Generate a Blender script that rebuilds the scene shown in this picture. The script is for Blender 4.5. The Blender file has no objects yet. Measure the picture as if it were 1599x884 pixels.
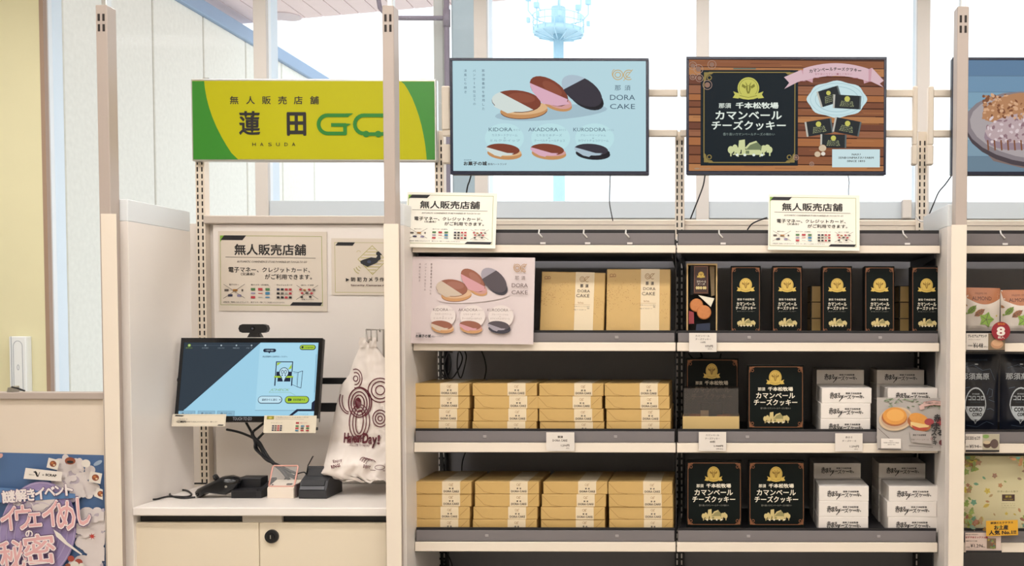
import bpy, math, random
from mathutils import Vector, Matrix, Euler
random.seed(7)
C = bpy.context.scene.collection
SC = bpy.context.scene

# ------------------------------------------------------------------ camera
F, CX, CY = 1573.0, 1120.0, 554.0
PITCH, ROLL = 1.97, 0.10
cam_data = bpy.data.cameras.new('camera'); cam = bpy.data.objects.new('camera', cam_data); C.objects.link(cam)
cam.location = (0, 0, 1.5)
RM = (Matrix.Rotation(math.radians(90 - PITCH), 3, 'X') @ Matrix.Rotation(math.radians(ROLL), 3, 'Z'))
cam.rotation_euler = RM.to_euler()
cam_data.sensor_width = 36.0; cam_data.lens = F / 1599 * 36
cam_data.shift_x = (799.5 - CX) / 1599; cam_data.shift_y = (CY - 442) / 1599
cam_data.clip_end = 400
SC.camera = cam
CAM = Vector((0, 0, 1.5))

# ------------------------------------------------------------------ world and exposure
SKY, LAMP, EXPO = 0.80, 11.0, 1.15
w = bpy.data.worlds.new('overcast_sky'); SC.world = w; w.use_nodes = True
wn = w.node_tree; wn.nodes.clear()
bg = wn.nodes.new('ShaderNodeBackground'); wo = wn.nodes.new('ShaderNodeOutputWorld')
bg.inputs[0].default_value = (0.985, 0.995, 1.0, 1); bg.inputs[1].default_value = SKY
wn.links.new(bg.outputs[0], wo.inputs[0])
SC.view_settings.view_transform = 'Standard'; SC.view_settings.look = 'None'
SC.view_settings.exposure = EXPO; SC.view_settings.gamma = 1.0; SC.view_settings.use_curve_mapping = False
SC.cycles.max_bounces = 8; SC.cycles.transparent_max_bounces = 24

# ------------------------------------------------------------------ helpers
def P(px, py, Y):
    d = RM @ Vector(((px - CX) / F, -(py - CY) / F, -1)); return CAM + d * ((Y - CAM.y) / d.y)
def X(px, py, Y): return P(px, py, Y).x
def Z(py, Y, px=1056): return P(px, py, Y).z
def W(n, Y): return n * Y / F

def lin(h):
    h = h.lstrip('#'); r = []
    for i in (0, 2, 4):
        c = int(h[i:i+2], 16) / 255; r.append(c / 12.92 if c <= 0.04045 else ((c + 0.055) / 1.055) ** 2.4)
    return (*r, 1)
MATS = {}
def mat(name, col, rough=0.5, metal=0.0, noise=0.0, scale=30, bump=0.0, emit=0.0, spec=0.5, stretch=None):
    if name in MATS: return MATS[name]
    m = bpy.data.materials.new(name); m.use_nodes = True; nt = m.node_tree; b = nt.nodes['Principled BSDF']
    c = lin(col)
    b.inputs['Base Color'].default_value = c; b.inputs['Roughness'].default_value = rough
    b.inputs['Metallic'].default_value = metal; b.inputs['Specular IOR Level'].default_value = spec
    if emit:
        b.inputs['Base Color'].default_value = (0.01, 0.01, 0.01, 1)
        b.inputs['Emission Color'].default_value = c; b.inputs['Emission Strength'].default_value = emit
    if noise or bump:
        tc = nt.nodes.new('ShaderNodeTexCoord'); mp = nt.nodes.new('ShaderNodeMapping'); n = nt.nodes.new('ShaderNodeTexNoise')
        n.inputs['Scale'].default_value = scale; n.inputs['Detail'].default_value = 4
        if stretch: mp.inputs['Scale'].default_value = stretch
        nt.links.new(tc.outputs['Object'], mp.inputs[0]); nt.links.new(mp.outputs[0], n.inputs['Vector'])
        if noise:
            mx = nt.nodes.new('ShaderNodeMix'); mx.data_type = 'RGBA'
            mx.inputs[6].default_value = tuple(min(1, v * (1 + noise)) for v in c[:3]) + (1,)
            mx.inputs[7].default_value = tuple(v * (1 - noise) for v in c[:3]) + (1,)
            nt.links.new(n.outputs[0], mx.inputs[0]); nt.links.new(mx.outputs[2], b.inputs['Emission Color' if emit else 'Base Color'])
        if bump:
            bp = nt.nodes.new('ShaderNodeBump'); bp.inputs['Strength'].default_value = bump; bp.inputs['Distance'].default_value = 0.004
            nt.links.new(n.outputs[0], bp.inputs['Height']); nt.links.new(bp.outputs[0], b.inputs['Normal'])
    MATS[name] = m; return m
def glassy(name, tint, alpha_mix, rough=0.05):
    m = bpy.data.materials.new(name); m.use_nodes = True; nt = m.node_tree; nt.nodes.clear()
    o = nt.nodes.new('ShaderNodeOutputMaterial'); t = nt.nodes.new('ShaderNodeBsdfTransparent'); t.inputs[0].default_value = lin(tint)
    g = nt.nodes.new('ShaderNodeBsdfPrincipled'); g.inputs['Base Color'].default_value = lin(tint); g.inputs['Roughness'].default_value = rough
    mx = nt.nodes.new('ShaderNodeMixShader'); mx.inputs[0].default_value = alpha_mix
    nt.links.new(t.outputs[0], mx.inputs[1]); nt.links.new(g.outputs[0], mx.inputs[2]); nt.links.new(mx.outputs[0], o.inputs[0])
    MATS[name] = m; return m

class MB:
    def __init__(s): s.v, s.f, s.m, s.ms, s.sm = [], [], [], [], []
    def mi(s, m):
        if m not in s.ms: s.ms.append(m)
        return s.ms.index(m)
    def face(s, pts, m, smooth=False):
        k = len(s.v); s.v += [tuple(p) for p in pts]; s.f.append(tuple(range(k, k + len(pts)))); s.m.append(s.mi(m)); s.sm.append(smooth)
    def box(s, x0, x1, y0, y1, z0, z1, m, b=0.0):
        if x1 < x0: x0, x1 = x1, x0
        if z1 < z0: z0, z1 = z1, z0
        b = min(b, (x1-x0)/2.1, (y1-y0)/2.1, (z1-z0)/2.1)
        k = len(s.v); i = s.mi(m)
        if b <= 0:
            for z in (z0, z1):
                for y in (y0, y1):
                    for x in (x0, x1): s.v.append((x, y, z))
            fs = [(0,2,3,1),(4,5,7,6),(0,1,5,4),(2,6,7,3),(0,4,6,2),(1,3,7,5)]
        else:
            idx = {}
            lo, hi = (x0, y0, z0), (x1, y1, z1)
            for cx in (0,1):
                for cy in (0,1):
                    for cz in (0,1):
                        c = (cx, cy, cz); base = [(hi if c[a] else lo)[a] for a in range(3)]
                        for a in range(3):
                            p = list(base)
                            for q in range(3):
                                if q != a: p[q] += -b if c[q] else b
                            idx[(c, a)] = len(s.v) - k; s.v.append(tuple(p))
            fs = []
            for a in range(3):
                u, v2 = (a+1) % 3, (a+2) % 3
                for sd in (0,1):
                    q = []
                    for (cu, cv) in ((0,0),(1,0),(1,1),(0,1)):
                        c = [0,0,0]; c[a] = sd; c[u] = cu; c[v2] = cv; q.append(idx[(tuple(c), a)])
                    fs.append(tuple(q) if sd else tuple(reversed(q)))
                for cu in (0,1):
                    for cv in (0,1):
                        c0 = [0,0,0]; c0[u] = cu; c0[v2] = cv; c1 = list(c0); c1[a] = 1; c0, c1 = tuple(c0), tuple(c1)
                        q = (idx[(c0,u)], idx[(c1,u)], idx[(c1,v2)], idx[(c0,v2)])
                        fs.append(q if cu != cv else tuple(reversed(q)))
            for c in [(a,b2,c2) for a in (0,1) for b2 in (0,1) for c2 in (0,1)]:
                q = (idx[(c,0)], idx[(c,1)], idx[(c,2)]); fs.append(q if (sum(c) % 2) else tuple(reversed(q)))
        for f in fs: s.f.append(tuple(j + k for j in f)); s.m.append(i); s.sm.append(False)
        return s
    def tube(s, pts, r, m, n=8, cap=True):
        pts = [Vector(p) for p in pts]; k = len(s.v); i = s.mi(m); N = len(pts)
        up = Vector((0.13, 0.27, 0.95))
        for j, p in enumerate(pts):
            t = (pts[min(j+1, N-1)] - pts[max(j-1, 0)]).normalized()
            a = t.cross(up)
            if a.length < 0.05: a = t.cross(Vector((1,0,0)))
            a.normalize(); b = t.cross(a); rr = r[j] if isinstance(r, (list, tuple)) else r
            for q in range(n):
                an = 2*math.pi*q/n; s.v.append(tuple(p + a*math.cos(an)*rr + b*math.sin(an)*rr))
        for j in range(N-1):
            for q in range(n):
                s.f.append((k+j*n+q, k+j*n+(q+1)%n, k+(j+1)*n+(q+1)%n, k+(j+1)*n+q)); s.m.append(i); s.sm.append(n > 5)
        if cap:
            s.f.append(tuple(k+q for q in reversed(range(n)))); s.m.append(i); s.sm.append(False)
            s.f.append(tuple(k+(N-1)*n+q for q in range(n))); s.m.append(i); s.sm.append(False)
        return s
    def prism(s, pts, y0, y1, m):      # pts in xz, extruded along y
        k = len(s.v); n = len(pts); i = s.mi(m)
        for y in (y0, y1):
            for (x, z) in pts: s.v.append((x, y, z))
        s.f.append(tuple(k+q for q in range(n))); s.f.append(tuple(k+n+q for q in reversed(range(n)))); s.m += [i, i]; s.sm += [False, False]
        for q in range(n):
            s.f.append((k+q, k+n+q, k+n+(q+1)%n, k+(q+1)%n)); s.m.append(i); s.sm.append(False)
        return s
    def prismx(s, pts, x0, x1, m):     # pts in yz, extruded along x
        k0 = len(s.v); s.prism(pts, 0, 1, m)
        for j in range(k0, len(s.v)):
            (a, y, z) = s.v[j]; s.v[j] = (x0 if y == 0 else x1, a, z)
        return s
    def grid(s, fn, nu, nv, m, smooth=True):
        k = len(s.v); i = s.mi(m)
        for b in range(nv+1):
            for a in range(nu+1): s.v.append(tuple(fn(a/nu, b/nv)))
        for b in range(nv):
            for a in range(nu):
                q = k + b*(nu+1) + a; s.f.append((q, q+1, q+nu+2, q+nu+1)); s.m.append(i); s.sm.append(smooth)
        return s
    def build(s, name, parent=None, loc=(0,0,0), label=None, kind=None):
        me = bpy.data.meshes.new(name); me.from_pydata(s.v, [], s.f)
        for m in s.ms: me.materials.append(m)
        me.polygons.foreach_set('material_index', s.m); me.polygons.foreach_set('use_smooth', s.sm); me.update()
        o = bpy.data.objects.new(name, me); C.objects.link(o); o.parent = parent; o.location = loc
        if label: o['label'] = label
        if kind: o['kind'] = kind
        return o
def thing(name, label, cat, loc=(0,0,0), rot=(0,0,0), group=None):
    o = bpy.data.objects.new(name, None); C.objects.link(o); o.location = loc; o.rotation_euler = rot; o.empty_display_size = 0.05
    o['label'] = label; o['category'] = cat
    if group: o['group'] = group
    return o
def tag(o, label, cat, group=None):
    o['label'] = label; o['category'] = cat
    if group: o['group'] = group
    return o
KIDS = {}
def dup(root, label, loc=None, rot=None, group=None):
    r = root.copy(); C.objects.link(r)
    if loc is not None: r.location = loc
    if rot is not None: r.rotation_euler = rot
    r['label'] = label
    if group: r['group'] = group
    for ch in [o for o in root.children]:
        c = ch.copy(); C.objects.link(c); c.parent = r
        for g in ch.children:
            d = g.copy(); C.objects.link(d); d.parent = c
    return r

# ---- flat print: text and shapes as very thin layers on their carrier
_TC = {}
_tcu = bpy.data.curves.new('type', 'FONT'); _tob = bpy.data.objects.new('type', _tcu)
def text_geo(t, bold=0.0, res=2, slant=0.0):
    key = (t, bold, res, slant)
    if key in _TC: return _TC[key]
    _tcu.body = t; _tcu.resolution_u = res; _tcu.offset = bold; _tcu.shear = slant
    me = _tob.to_mesh(); vs = [(v.co.x, v.co.y) for v in me.vertices]; fs = [tuple(p.vertices) for p in me.polygons]
    _tob.to_mesh_clear()
    if not vs: vs, fs = [(0,0),(1,0),(1,1)], []
    bb = (min(v[0] for v in vs), min(v[1] for v in vs), max(v[0] for v in vs), max(v[1] for v in vs))
    _TC[key] = (vs, fs, bb); return _TC[key]

def clip_half(pts, fn):
    out = []; n = len(pts)
    for i in range(n):
        a, b = pts[i], pts[(i+1) % n]; da, db = fn(a), fn(b)
        if da >= 0: out.append(a)
        if (da >= 0) != (db >= 0):
            t = da / (da - db); out.append((a[0]+(b[0]-a[0])*t, a[1]+(b[1]-a[1])*t))
    return out
class Art:
    def __init__(s, src, Wd, H, y=-0.0004, shear=0.0, clip=True, warp=None, eps=0.00010):
        s.mb = MB(); s.W, s.H, s.y, s.eps, s.shear, s.clip, s.warp = Wd, H, y, eps, shear, clip, warp
        x0, y0, x1, y1 = src; s.src = src
        s.A = [Wd/(x1-x0), -Wd/2 - x0*Wd/(x1-x0), -H/(y1-y0), H + y0*H/(y1-y0)]; s.stack = []
    def push(s, src, dst):     # nested frame: src rectangle drawn into dst rectangle
        s.stack.append(list(s.A)); kx = (dst[2]-dst[0])/(src[2]-src[0]); ky = (dst[3]-dst[1])/(src[3]-src[1])
        a, b, c, d = s.A
        s.A = [a*kx, b + a*(dst[0]-src[0]*kx), c*ky, d + c*(dst[1]-src[1]*ky)]
    def pop(s): s.A = s.stack.pop()
    def step(s): s.y -= s.eps
    def _tr(s, p):
        x, y = p
        if s.shear: x = x + s.shear*(y - s.src[1])
        return (s.A[0]*x + s.A[1], s.A[2]*y + s.A[3])
    def _emit(s, q, m):
        if s.clip:
            h = s.W/2
            if min(p[0] for p in q) < -h or max(p[0] for p in q) > h or min(p[1] for p in q) < 0 or max(p[1] for p in q) > s.H:
                for fn in (lambda p: p[0]+h, lambda p: h-p[0], lambda p: p[1], lambda p: s.H-p[1]):
                    q = clip_half(q, fn)
                    if len(q) < 3: return
        a = sum(q[i][0]*q[(i+1)%len(q)][1] - q[(i+1)%len(q)][0]*q[i][1] for i in range(len(q)))
        if a < 0: q = q[::-1]
        if s.warp:      # follow the curved carrier: slice large shapes into small cells
            st_ = 0.007; x0, x1, z0, z1 = min(p[0] for p in q), max(p[0] for p in q), min(p[1] for p in q), max(p[1] for p in q)
            nx, nz = max(1, math.ceil((x1-x0)/st_)), max(1, math.ceil((z1-z0)/st_))
            if nx*nz > 1:
                for i in range(nx):
                    a0, a1 = x0+(x1-x0)*i/nx, x0+(x1-x0)*(i+1)/nx
                    c_ = clip_half(clip_half(q, lambda p: p[0]-a0), lambda p: a1-p[0])
                    if len(c_) < 3: continue
                    for j in range(nz):
                        b0, b1 = z0+(z1-z0)*j/nz, z0+(z1-z0)*(j+1)/nz
                        d_ = clip_half(clip_half(c_, lambda p: p[1]-b0), lambda p: b1-p[1])
                        if len(d_) >= 3: s.mb.face([(p[0], s.y + s.warp(p[0], p[1]), p[1]) for p in d_], m)
                return
        s.mb.face([(p[0], s.y + (s.warp(p[0], p[1]) if s.warp else 0), p[1]) for p in q], m)
    def poly(s, pts, m, cut=None):
        s.step()
        if cut:
            (ax, ay), (bx, by) = cut; pts = clip_half(pts, lambda p: (bx-ax)*(p[1]-ay) - (by-ay)*(p[0]-ax))
            if len(pts) < 3: return s
        s._emit([s._tr(p) for p in pts], m); return s
    def rect(s, x0, y0, x1, y1, m): return s.poly([(x0,y0),(x1,y0),(x1,y1),(x0,y1)], m)
    def ell(s, cx, cy, rx, ry, m, rot=0, cut=None, n=24):
        r = math.radians(rot); c, q = math.cos(r), math.sin(r)
        return s.poly([(cx + rx*math.cos(a)*c - ry*math.sin(a)*q, cy + rx*math.cos(a)*q + ry*math.sin(a)*c) for a in [2*math.pi*i/n for i in range(n)]], m, cut)
    def line(s, pts, wd, m, closed=False):
        s.step(); n = len(pts)
        for i in range(n if closed else n-1):
            (ax, ay), (bx, by) = pts[i], pts[(i+1)%n]; dx, dy = bx-ax, by-ay; L = math.hypot(dx, dy) or 1
            nx, ny = -dy/L*wd/2, dx/L*wd/2; ex, ey = dx/L*wd*0.3, dy/L*wd*0.3; s.y -= s.eps*0.05
            s._emit([s._tr(p) for p in ((ax-ex+nx, ay-ey+ny), (bx+ex+nx, by+ey+ny), (bx+ex-nx, by+ey-ny), (ax-ex-nx, ay-ey-ny))], m)
        return s
    def ring(s, cx, cy, rx, ry, wd, m, rot=0, a0=0, a1=360, n=28):
        r = math.radians(rot); c, q = math.cos(r), math.sin(r)
        pts = [(cx + rx*math.cos(a)*c - ry*math.sin(a)*q, cy + rx*math.cos(a)*q + ry*math.sin(a)*c) for a in [math.radians(a0 + (a1-a0)*i/n) for i in range(n+1)]]
        return s.line(pts, wd, m)
    def text(s, t, x0, y0, x1, y1, m, bold=0.0, res=2, rot=0.0, slant=0.0):
        s.step(); vs, fs, bb = text_geo(t, 0.0, res, slant); kx = (x1-x0)/max(1e-6, bb[2]-bb[0]); ky = (y1-y0)/max(1e-6, bb[3]-bb[1])
        cx, cy = (x0+x1)/2, (y0+y1)/2; r = math.radians(rot); c, q = math.cos(r), math.sin(r)
        def tp(v):
            x, y = x0 + (v[0]-bb[0])*kx, y1 - (v[1]-bb[1])*ky
            if rot: x, y = cx + (x-cx)*c - (y-cy)*q, cy + (x-cx)*q + (y-cy)*c
            return s._tr((x, y))
        pv = [tp(v) for v in vs]
        if bold > 0.04: offs = [(math.cos(q_*math.pi/3), math.sin(q_*math.pi/3)) for q_ in range(6)]
        elif bold >= 0.015 and (res > 1 or bold > 0.03): offs = [(1, .7), (-1, .7), (0, -1)]
        elif bold >= 0.015: offs = [(1, 0), (-1, 0)]
        else: offs = [(0, 0)]
        bx, by = abs(s.A[0]*kx)*bold*0.8, abs(s.A[2]*ky)*bold*0.8
        for j, (ox, oy) in enumerate(offs):
            s.y -= s.eps*0.1
            for f in fs: s._emit([(pv[i][0]+ox*bx, pv[i][1]+oy*by) for i in f], m)
        return s
    def vtext(s, t, x, y0, y1, size, m, bold=0.0):
        n = len(t); st = (y1-y0)/n
        for i, ch in enumerate(t):
            if ch in ' 　': continue
            ck = text_geo(ch, 0.0)[2]; wd = min(1.0, ck[2]-ck[0])*size; hh = min(1.0, ck[3]-ck[1])*size; cy = y0 + (i+0.5)*st
            if ch == 'ー': s.rect(x-size*0.06, cy-size*0.4, x+size*0.06, cy+size*0.4, m); continue
            s.text(ch, x-wd/2, cy-hh/2, x+wd/2, cy+hh/2, m, bold)
        return s
    def build(s, name, parent, loc=(0,0,0), label=None): return s.mb.build(name, parent, loc, label)

# ------------------------------------------------------------------ materials
cream = mat('cream_powder_coat', '#e8dccc', 0.38, noise=0.03, scale=6)
white_panel = mat('white_melamine', '#e9e2dc', 0.42, noise=0.02, scale=3)
door_cream = mat('cream_door', '#e3d6bf', 0.45, noise=0.02, scale=3)
post_m = mat('greige_post', '#b2a59c', 0.4, noise=0.03, scale=8)
beige_wall = mat('beige_plaster', '#e6e1bb', 0.85, noise=0.04, scale=4, bump=0.1)
charcoal = mat('charcoal_steel', '#3a393d', 0.5, noise=0.06, scale=5)
black_m = mat('black_plastic', '#131316', 0.4, noise=0.05, scale=20)
black_gloss = mat('black_gloss', '#0c0d11', 0.15)
navy_black = mat('ink_black', '#15151c', 0.6)
rubber = mat('black_cable', '#101014', 0.45)
slot_dark = mat('slot_shadow', '#2b2523', 0.8)
slot_light = mat('slot_light', '#d8d4d0', 0.6)
steel = mat('brushed_steel', '#b9b6b0', 0.3, 0.9)
alu = mat('aluminium', '#cfcfcb', 0.3, 0.7)
frame_w = mat('window_frame_cream', '#cfc9c3', 0.4, noise=0.03, scale=5)
frame_b = mat('window_frame_white', '#f0f5f8', 0.35, noise=0.02, scale=5)  # white of the wall plate; on mullion sides it stands for daylight
glass = glassy('window_glass', '#f6fbff', 0.02, 0.02)
acrylic = glassy('clear_acrylic', '#ffffff', 0.07, 0.06)
holder = glassy('smoked_label_holder', '#a09a9b', 0.55, 0.22)
film = glassy('clear_film', '#d6d0ca', 0.07, 0.1)
paper = mat('paper_white', '#ece6da', 0.6)
concrete = mat('concrete_panel', '#efeadc', 0.9, noise=0.10, scale=22, bump=0.2)
coping = mat('blue_grey_coping', '#8fa4bd', 0.5, noise=0.05, scale=4)
soffit_m = mat('pink_soffit_board', '#f4dbd7', 0.7, noise=0.05, scale=6)
gap_m = mat('soffit_joint', '#9c858a', 0.8)
ink = mat('ink', '#1d1a1c', 0.6)
ink2 = mat('soft_ink', '#5a524c', 0.6)
gold_paper = mat('gold_paper', '#c8a566', 0.42, noise=0.06, scale=25)
gold_top = mat('gold_foil_paper', '#c09a56', 0.33, noise=0.05, scale=20)
band_m = mat('paper_band', '#e2d0b0', 0.5)
gold_line = mat('fold_crease', '#8d6a33', 0.6)
gold_ink = mat('gold_ink', '#9a7040', 0.4)

# ------------------------------------------------------------------ key depths
YF, YL, YB, YW = 3.174, 3.306, 3.774, 5.50
XP0, XP1 = X(161, 500, YF), X(185, 500, YF)       # kiosk end partition
XM0, XM1 = X(601.5, 600, YF), X(625, 600, YF)     # partition between kiosk and shelves
XR0, XR1 = X(1483, 600, YF), X(1507, 600, YF)     # partition before the last bay
XG = X(1056, 540, YL)                              # joint of the first two bays
TOPZ = 2.75

# ------------------------------------------------------------------ setting
def st(name, mb, kind='structure', parent=None): return mb.build(name, parent, kind=kind)
floor_m = mat('grey_floor_tile', '#b8b2a8', 0.35, noise=0.05, scale=2)
ceil_m = mat('white_ceiling', '#e8e4dc', 0.9)
room_m = mat('warm_room_wall', '#d6cdbf', 0.8)
st('floor', MB().box(-3.6, 3.2, -2.6, YW+0.2, -0.1, 0, floor_m))
st('ceiling', MB().box(-3.6, 3.2, -2.6, YW+0.2, 3.55, 3.65, ceil_m))
st('wall_behind', MB().box(-3.6, 3.2, -2.7, -2.6, 0, 3.55, room_m))
st('wall_right', MB().box(3.2, 3.3, -2.6, YW+0.2, 0, 3.55, room_m))
st('wall_left', MB().box(-5.6, -3.6, -2.6, -2.5, 0, 3.55, room_m).box(-5.7, -5.6, -2.6, YW, 0, 3.55, room_m))
st('floor', MB().box(-5.6, -3.6, -2.6, YW+0.2, -0.1, 0, floor_m))
st('ceiling', MB().box(-5.6, -3.6, -2.6, YW+0.2, 3.55, 3.65, ceil_m))
xb = X(67, 300, YW-0.03)
st('wall_back', MB().box(-5.6, xb, YW-0.03, YW+0.02, 0, 3.55, beige_wall))
st('trim_1', MB().box(xb, xb+0.022, YW-0.032, YW-0.001, 0, 3.55, mat('brown_trim', '#a58b78', 0.5)))
# wall handle box on the beige wall
t = thing('wall_handle_plate', 'tall white recessed plate mounted on the beige wall', 'wall plate', P(38.5, 615, YW-0.0305))
t['kind'] = 'thing'
wdt = W(26, YW-0.03); hgt = W(90, YW-0.03)
MB().box(-wdt/2, wdt/2, -0.05, 0.0, 0, hgt, frame_b, 0.004).build('plate', t)
a = Art((0, 0, 26, 90), wdt, hgt, y=-0.051)
grey_l = mat('plate_groove', '#aab2bd', 0.5)
a.ring(14, 16, 7, 9, 0.9, grey_l, a0=180, a1=360); a.line([(7,16),(7,84),(21,84),(21,16)], 0.9, grey_l); a.ring(14, 48, 1.5, 4, 0.8, grey_l)
a.line([(4,0),(4,90)], 1.2, grey_l)
a.build('recess_outline', t)

# glazing: mullions, panes, spandrels
mc = [64, 408, 751, 1097, 1441, 1785, 2129]
win = []
hw = 0.035
mx_ = [X(c, 250, YW) for c in mc]
for i, xx in enumerate(mx_):
    st('trim_%d' % (i+2), MB().box(xx-hw, xx+hw, YW, YW+0.03, 0, 3.55, frame_w, 0.002).box(xx-hw+0.002, xx+hw, YW+0.03, YW+0.145, 0, 3.55, frame_b))  # sides paler than the face: daylight put into their colour
for i in range(len(mx_)-1):
    x0, x1 = mx_[i]+hw, mx_[i+1]-hw
    wi = bpy.data.objects.new('window_%d' % (i+1), None); C.objects.link(wi); wi['kind'] = 'structure'
    MB().box(x0, x1, YW+0.06, YW+0.068, 0.1, 3.5, glass).build('pane', wi)
    m = MB().box(x0, x1, YW+0.02, YW+0.12, 0, 0.1, frame_w).box(x0, x1, YW+0.02, YW+0.12, 3.5, 3.55, frame_w)
    m.build('window_frame', wi)
    if i >= 1:
        z1 = Z(314, YW); z0 = Z(341, YW)
        MB().box(x0, x1, YW+0.01, YW+0.06, z0, z1, mat('transom_blue_grey', '#c4cdd4', 0.4), 0.003).build('transom', wi)
        MB().box(x0, x1, YW+0.02, YW+0.05, 0.1, z0, frame_w).build('spandrel_panel', wi)
zz = Z(141, YW)
# small vertical stub seen on the transom
x0 = X(1408, 325, YW)
MB().box(x0, x0+W(14, YW), YW-0.03, YW+0.02, Z(341, YW), Z(312, YW), frame_w, 0.003).build('trim_20', kind='structure')
# beam above the glass line on the shop side (right bays)
# exterior: receding concrete wall
WX = -5.63
def ywall(px): return -F*WX/(CX - px)
joints = [-900, -330, 107, 247, 325, 390, 445, 494, 541]
ys = [5.75] + [ywall(p) for p in joints[2:]]
cw = thing('concrete_garden_wall', 'pale speckled concrete panel wall outside with blue-grey coping', 'wall', (WX, 5.75, 0)); cw['kind'] = 'thing'
zt = 1.5 + 3.31
prev = 5.72
allY = [5.72, 7.0] + [ywall(p) for p in (107, 247, 325, 390, 445, 494, 541)]
for q in range(len(allY)-1):
    MB().box(-0.2, 0, allY[q]-5.75+0.012, allY[q+1]-5.75-0.012, -0.3, zt, concrete, 0.008).build('concrete_panel', cw)
MB().box(-0.2, -0.03, 0, allY[-1]-5.75, -0.3, zt, gap_m).build('wall_core', cw)
MB().box(-0.26, 0.05, -0.02, allY[-1]-5.75+1.2, zt, zt+0.16, coping, 0.01).build('coping', cw)
# ground outside
st('ground', MB().box(-30, 30, YW+0.2, 90, -0.3, -0.12, mat('pale_asphalt', '#e2e2e0', 0.9, noise=0.05, scale=3)))
# canopy soffit boards run away from the shop
HS = 1.5 + 3.6
cn = thing('canopy', 'pink boarded canopy soffit outside above the window', 'canopy', (0, 6, HS))
n = 0; xx = -6.1; sp = 0.235
def yedge(x): return 12.4 + (x + 5.75) * (11.3-12.4)/(-1.66+5.75)
while xx < 3.4:
    y1 = yedge(xx + sp/2)
    mb = MB(); 
    mb.v = [(xx+0.006, 0, 0), (xx+sp-0.006, 0, 0), (xx+sp-0.006, yedge(xx+sp)-6, 0), (xx+0.006, yedge(xx)-6, 0)]
    mb.v += [(a_, b_, 0.02) for a_, b_, c_ in mb.v]
    mb.f = [(3,2,1,0),(4,5,6,7),(0,1,5,4),(1,2,6,5),(2,3,7,6),(3,0,4,7)]; mb.m = [mb.mi(soffit_m)]*6; mb.sm = [False]*6
    mb.build('plank', cn); xx += sp
mb = MB(); e0, e1 = yedge(-6.1), yedge(3.4)
mb.v = [(-6.1,0,.02),(3.4,0,.02),(3.4,e1-6,.02),(-6.1,e0-6,.02),(-6.1,0,.3),(3.4,0,.3),(3.4,e1-6,.3),(-6.1,e0-6,.3)]
mb.f = [(3,2,1,0),(4,5,6,7),(0,1,5,4),(1,2,6,5),(2,3,7,6),(3,0,4,7)]; mb.m = [mb.mi(gap_m)]*6; mb.sm = [False]*6
mb.build('canopy_slab', cn)
pd = P(447, 25, 10.0); k = (HS-1.5)/(pd.z-1.5); dl = CAM + (pd-CAM)*k
mb = MB(); mb.tube([(0,0,-0.012),(0,0,0.01)], 0.17, mat('downlight_ring', '#d9c4c4', 0.4), 24)
tag(mb.build('downlight', None, (dl.x, dl.y, HS)), 'round recessed downlight in the pink canopy soffit', 'downlight')
# exterior column and drain pipe
YC = 7.2
col_m = mat('column_render', '#bcc4c4', 0.8, noise=0.03, scale=4); col2 = mat('cream_steel', '#d8cfc2', 0.5, noise=0.02, scale=3)
tag(MB().box(X(705, 100, YC), X(744, 100, YC), YC, YC+0.22, -0.12, HS, col_m, 0.01).build('column'), 'pale grey square column standing outside behind the drain pipe', 'column')
tag(MB().box(X(677, 100, YC+0.1), X(693, 100, YC+0.1), YC+0.1, YC+0.2, -0.12, HS, col2, 0.008).build('steel_post'), 'narrow cream steel post outside beside the drain pipe', 'post')
pipe_m = mat('mauve_pipe', '#8f7d85', 0.45, noise=0.05, scale=8)
xp = X(698, 100, YC+0.0); zp = Z(29, YC); xl = X(589, 29, YC)
pl = [(xl, YC, HS)] + [(xl, YC, zp+0.2), (xl+0.02, YC, zp+0.07), (xl+0.07, YC, zp+0.01), (xl+0.15, YC, zp), (xp, YC, zp)]
tag(MB().tube(pl, W(3.6, YC), pipe_m, 12).tube([(xp, YC, -0.12), (xp, YC, HS)], W(4.2, YC), pipe_m, 12).tube([(xp, YC, zp-0.06), (xp, YC, zp+0.06)], W(5.6, YC), pipe_m, 12).build('drain_pipe'), 'mauve grey drain pipe with horizontal branch under the canopy', 'pipe')
# lighting tower
YT = 60.0
tower_m = mat('pale_blue_steel', '#b2d2df', 0.5, noise=0.04, scale=1)
tb = P(873, 300, YT); tw = thing('lighting_tower', 'pale blue lighting tower with round platform far outside', 'tower', (tb.x, YT, -0.3))
zpz = Z(52, YT) + 0.3
MB().tube([(0,0,0), (0,0,zpz)], [0.42, 0.30], tower_m, 16).build('mast', tw)
MB().tube([(0,0,zpz-0.1),(0,0,zpz+0.2)], [1.45,1.5], tower_m, 32).build('platform', tw)
mb = MB()
for i in range(12):
    an = i*math.pi/6; mb.tube([(0,0,zpz-0.5),(1.45*math.cos(an),1.45*math.sin(an),zpz-0.12)], 0.035, tower_m, 6)
mb.build('brace', tw)
mb = MB()
for z in (zpz+0.55, zpz+0.95): mb.tube([(1.5*math.cos(a_), 1.5*math.sin(a_), z) for a_ in [2*math.pi*i/32 for i in range(33)]], 0.03, tower_m, 5)
for i in range(16):
    an = i*math.pi/8; mb.tube([(1.5*math.cos(an),1.5*math.sin(an),zpz),(1.5*math.cos(an),1.5*math.sin(an),zpz+0.95)], 0.025, tower_m, 5)
mb.build('railing', tw)
MB().tube([(0,0,zpz+0.2),(0,0,zpz+1.5)], 0.42, tower_m, 12).build('cabin', tw)
MB().tube([(0,0,zpz+1.5),(0,0,zpz+3.2)], 0.04, tower_m, 6).build('antenna', tw)
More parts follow.
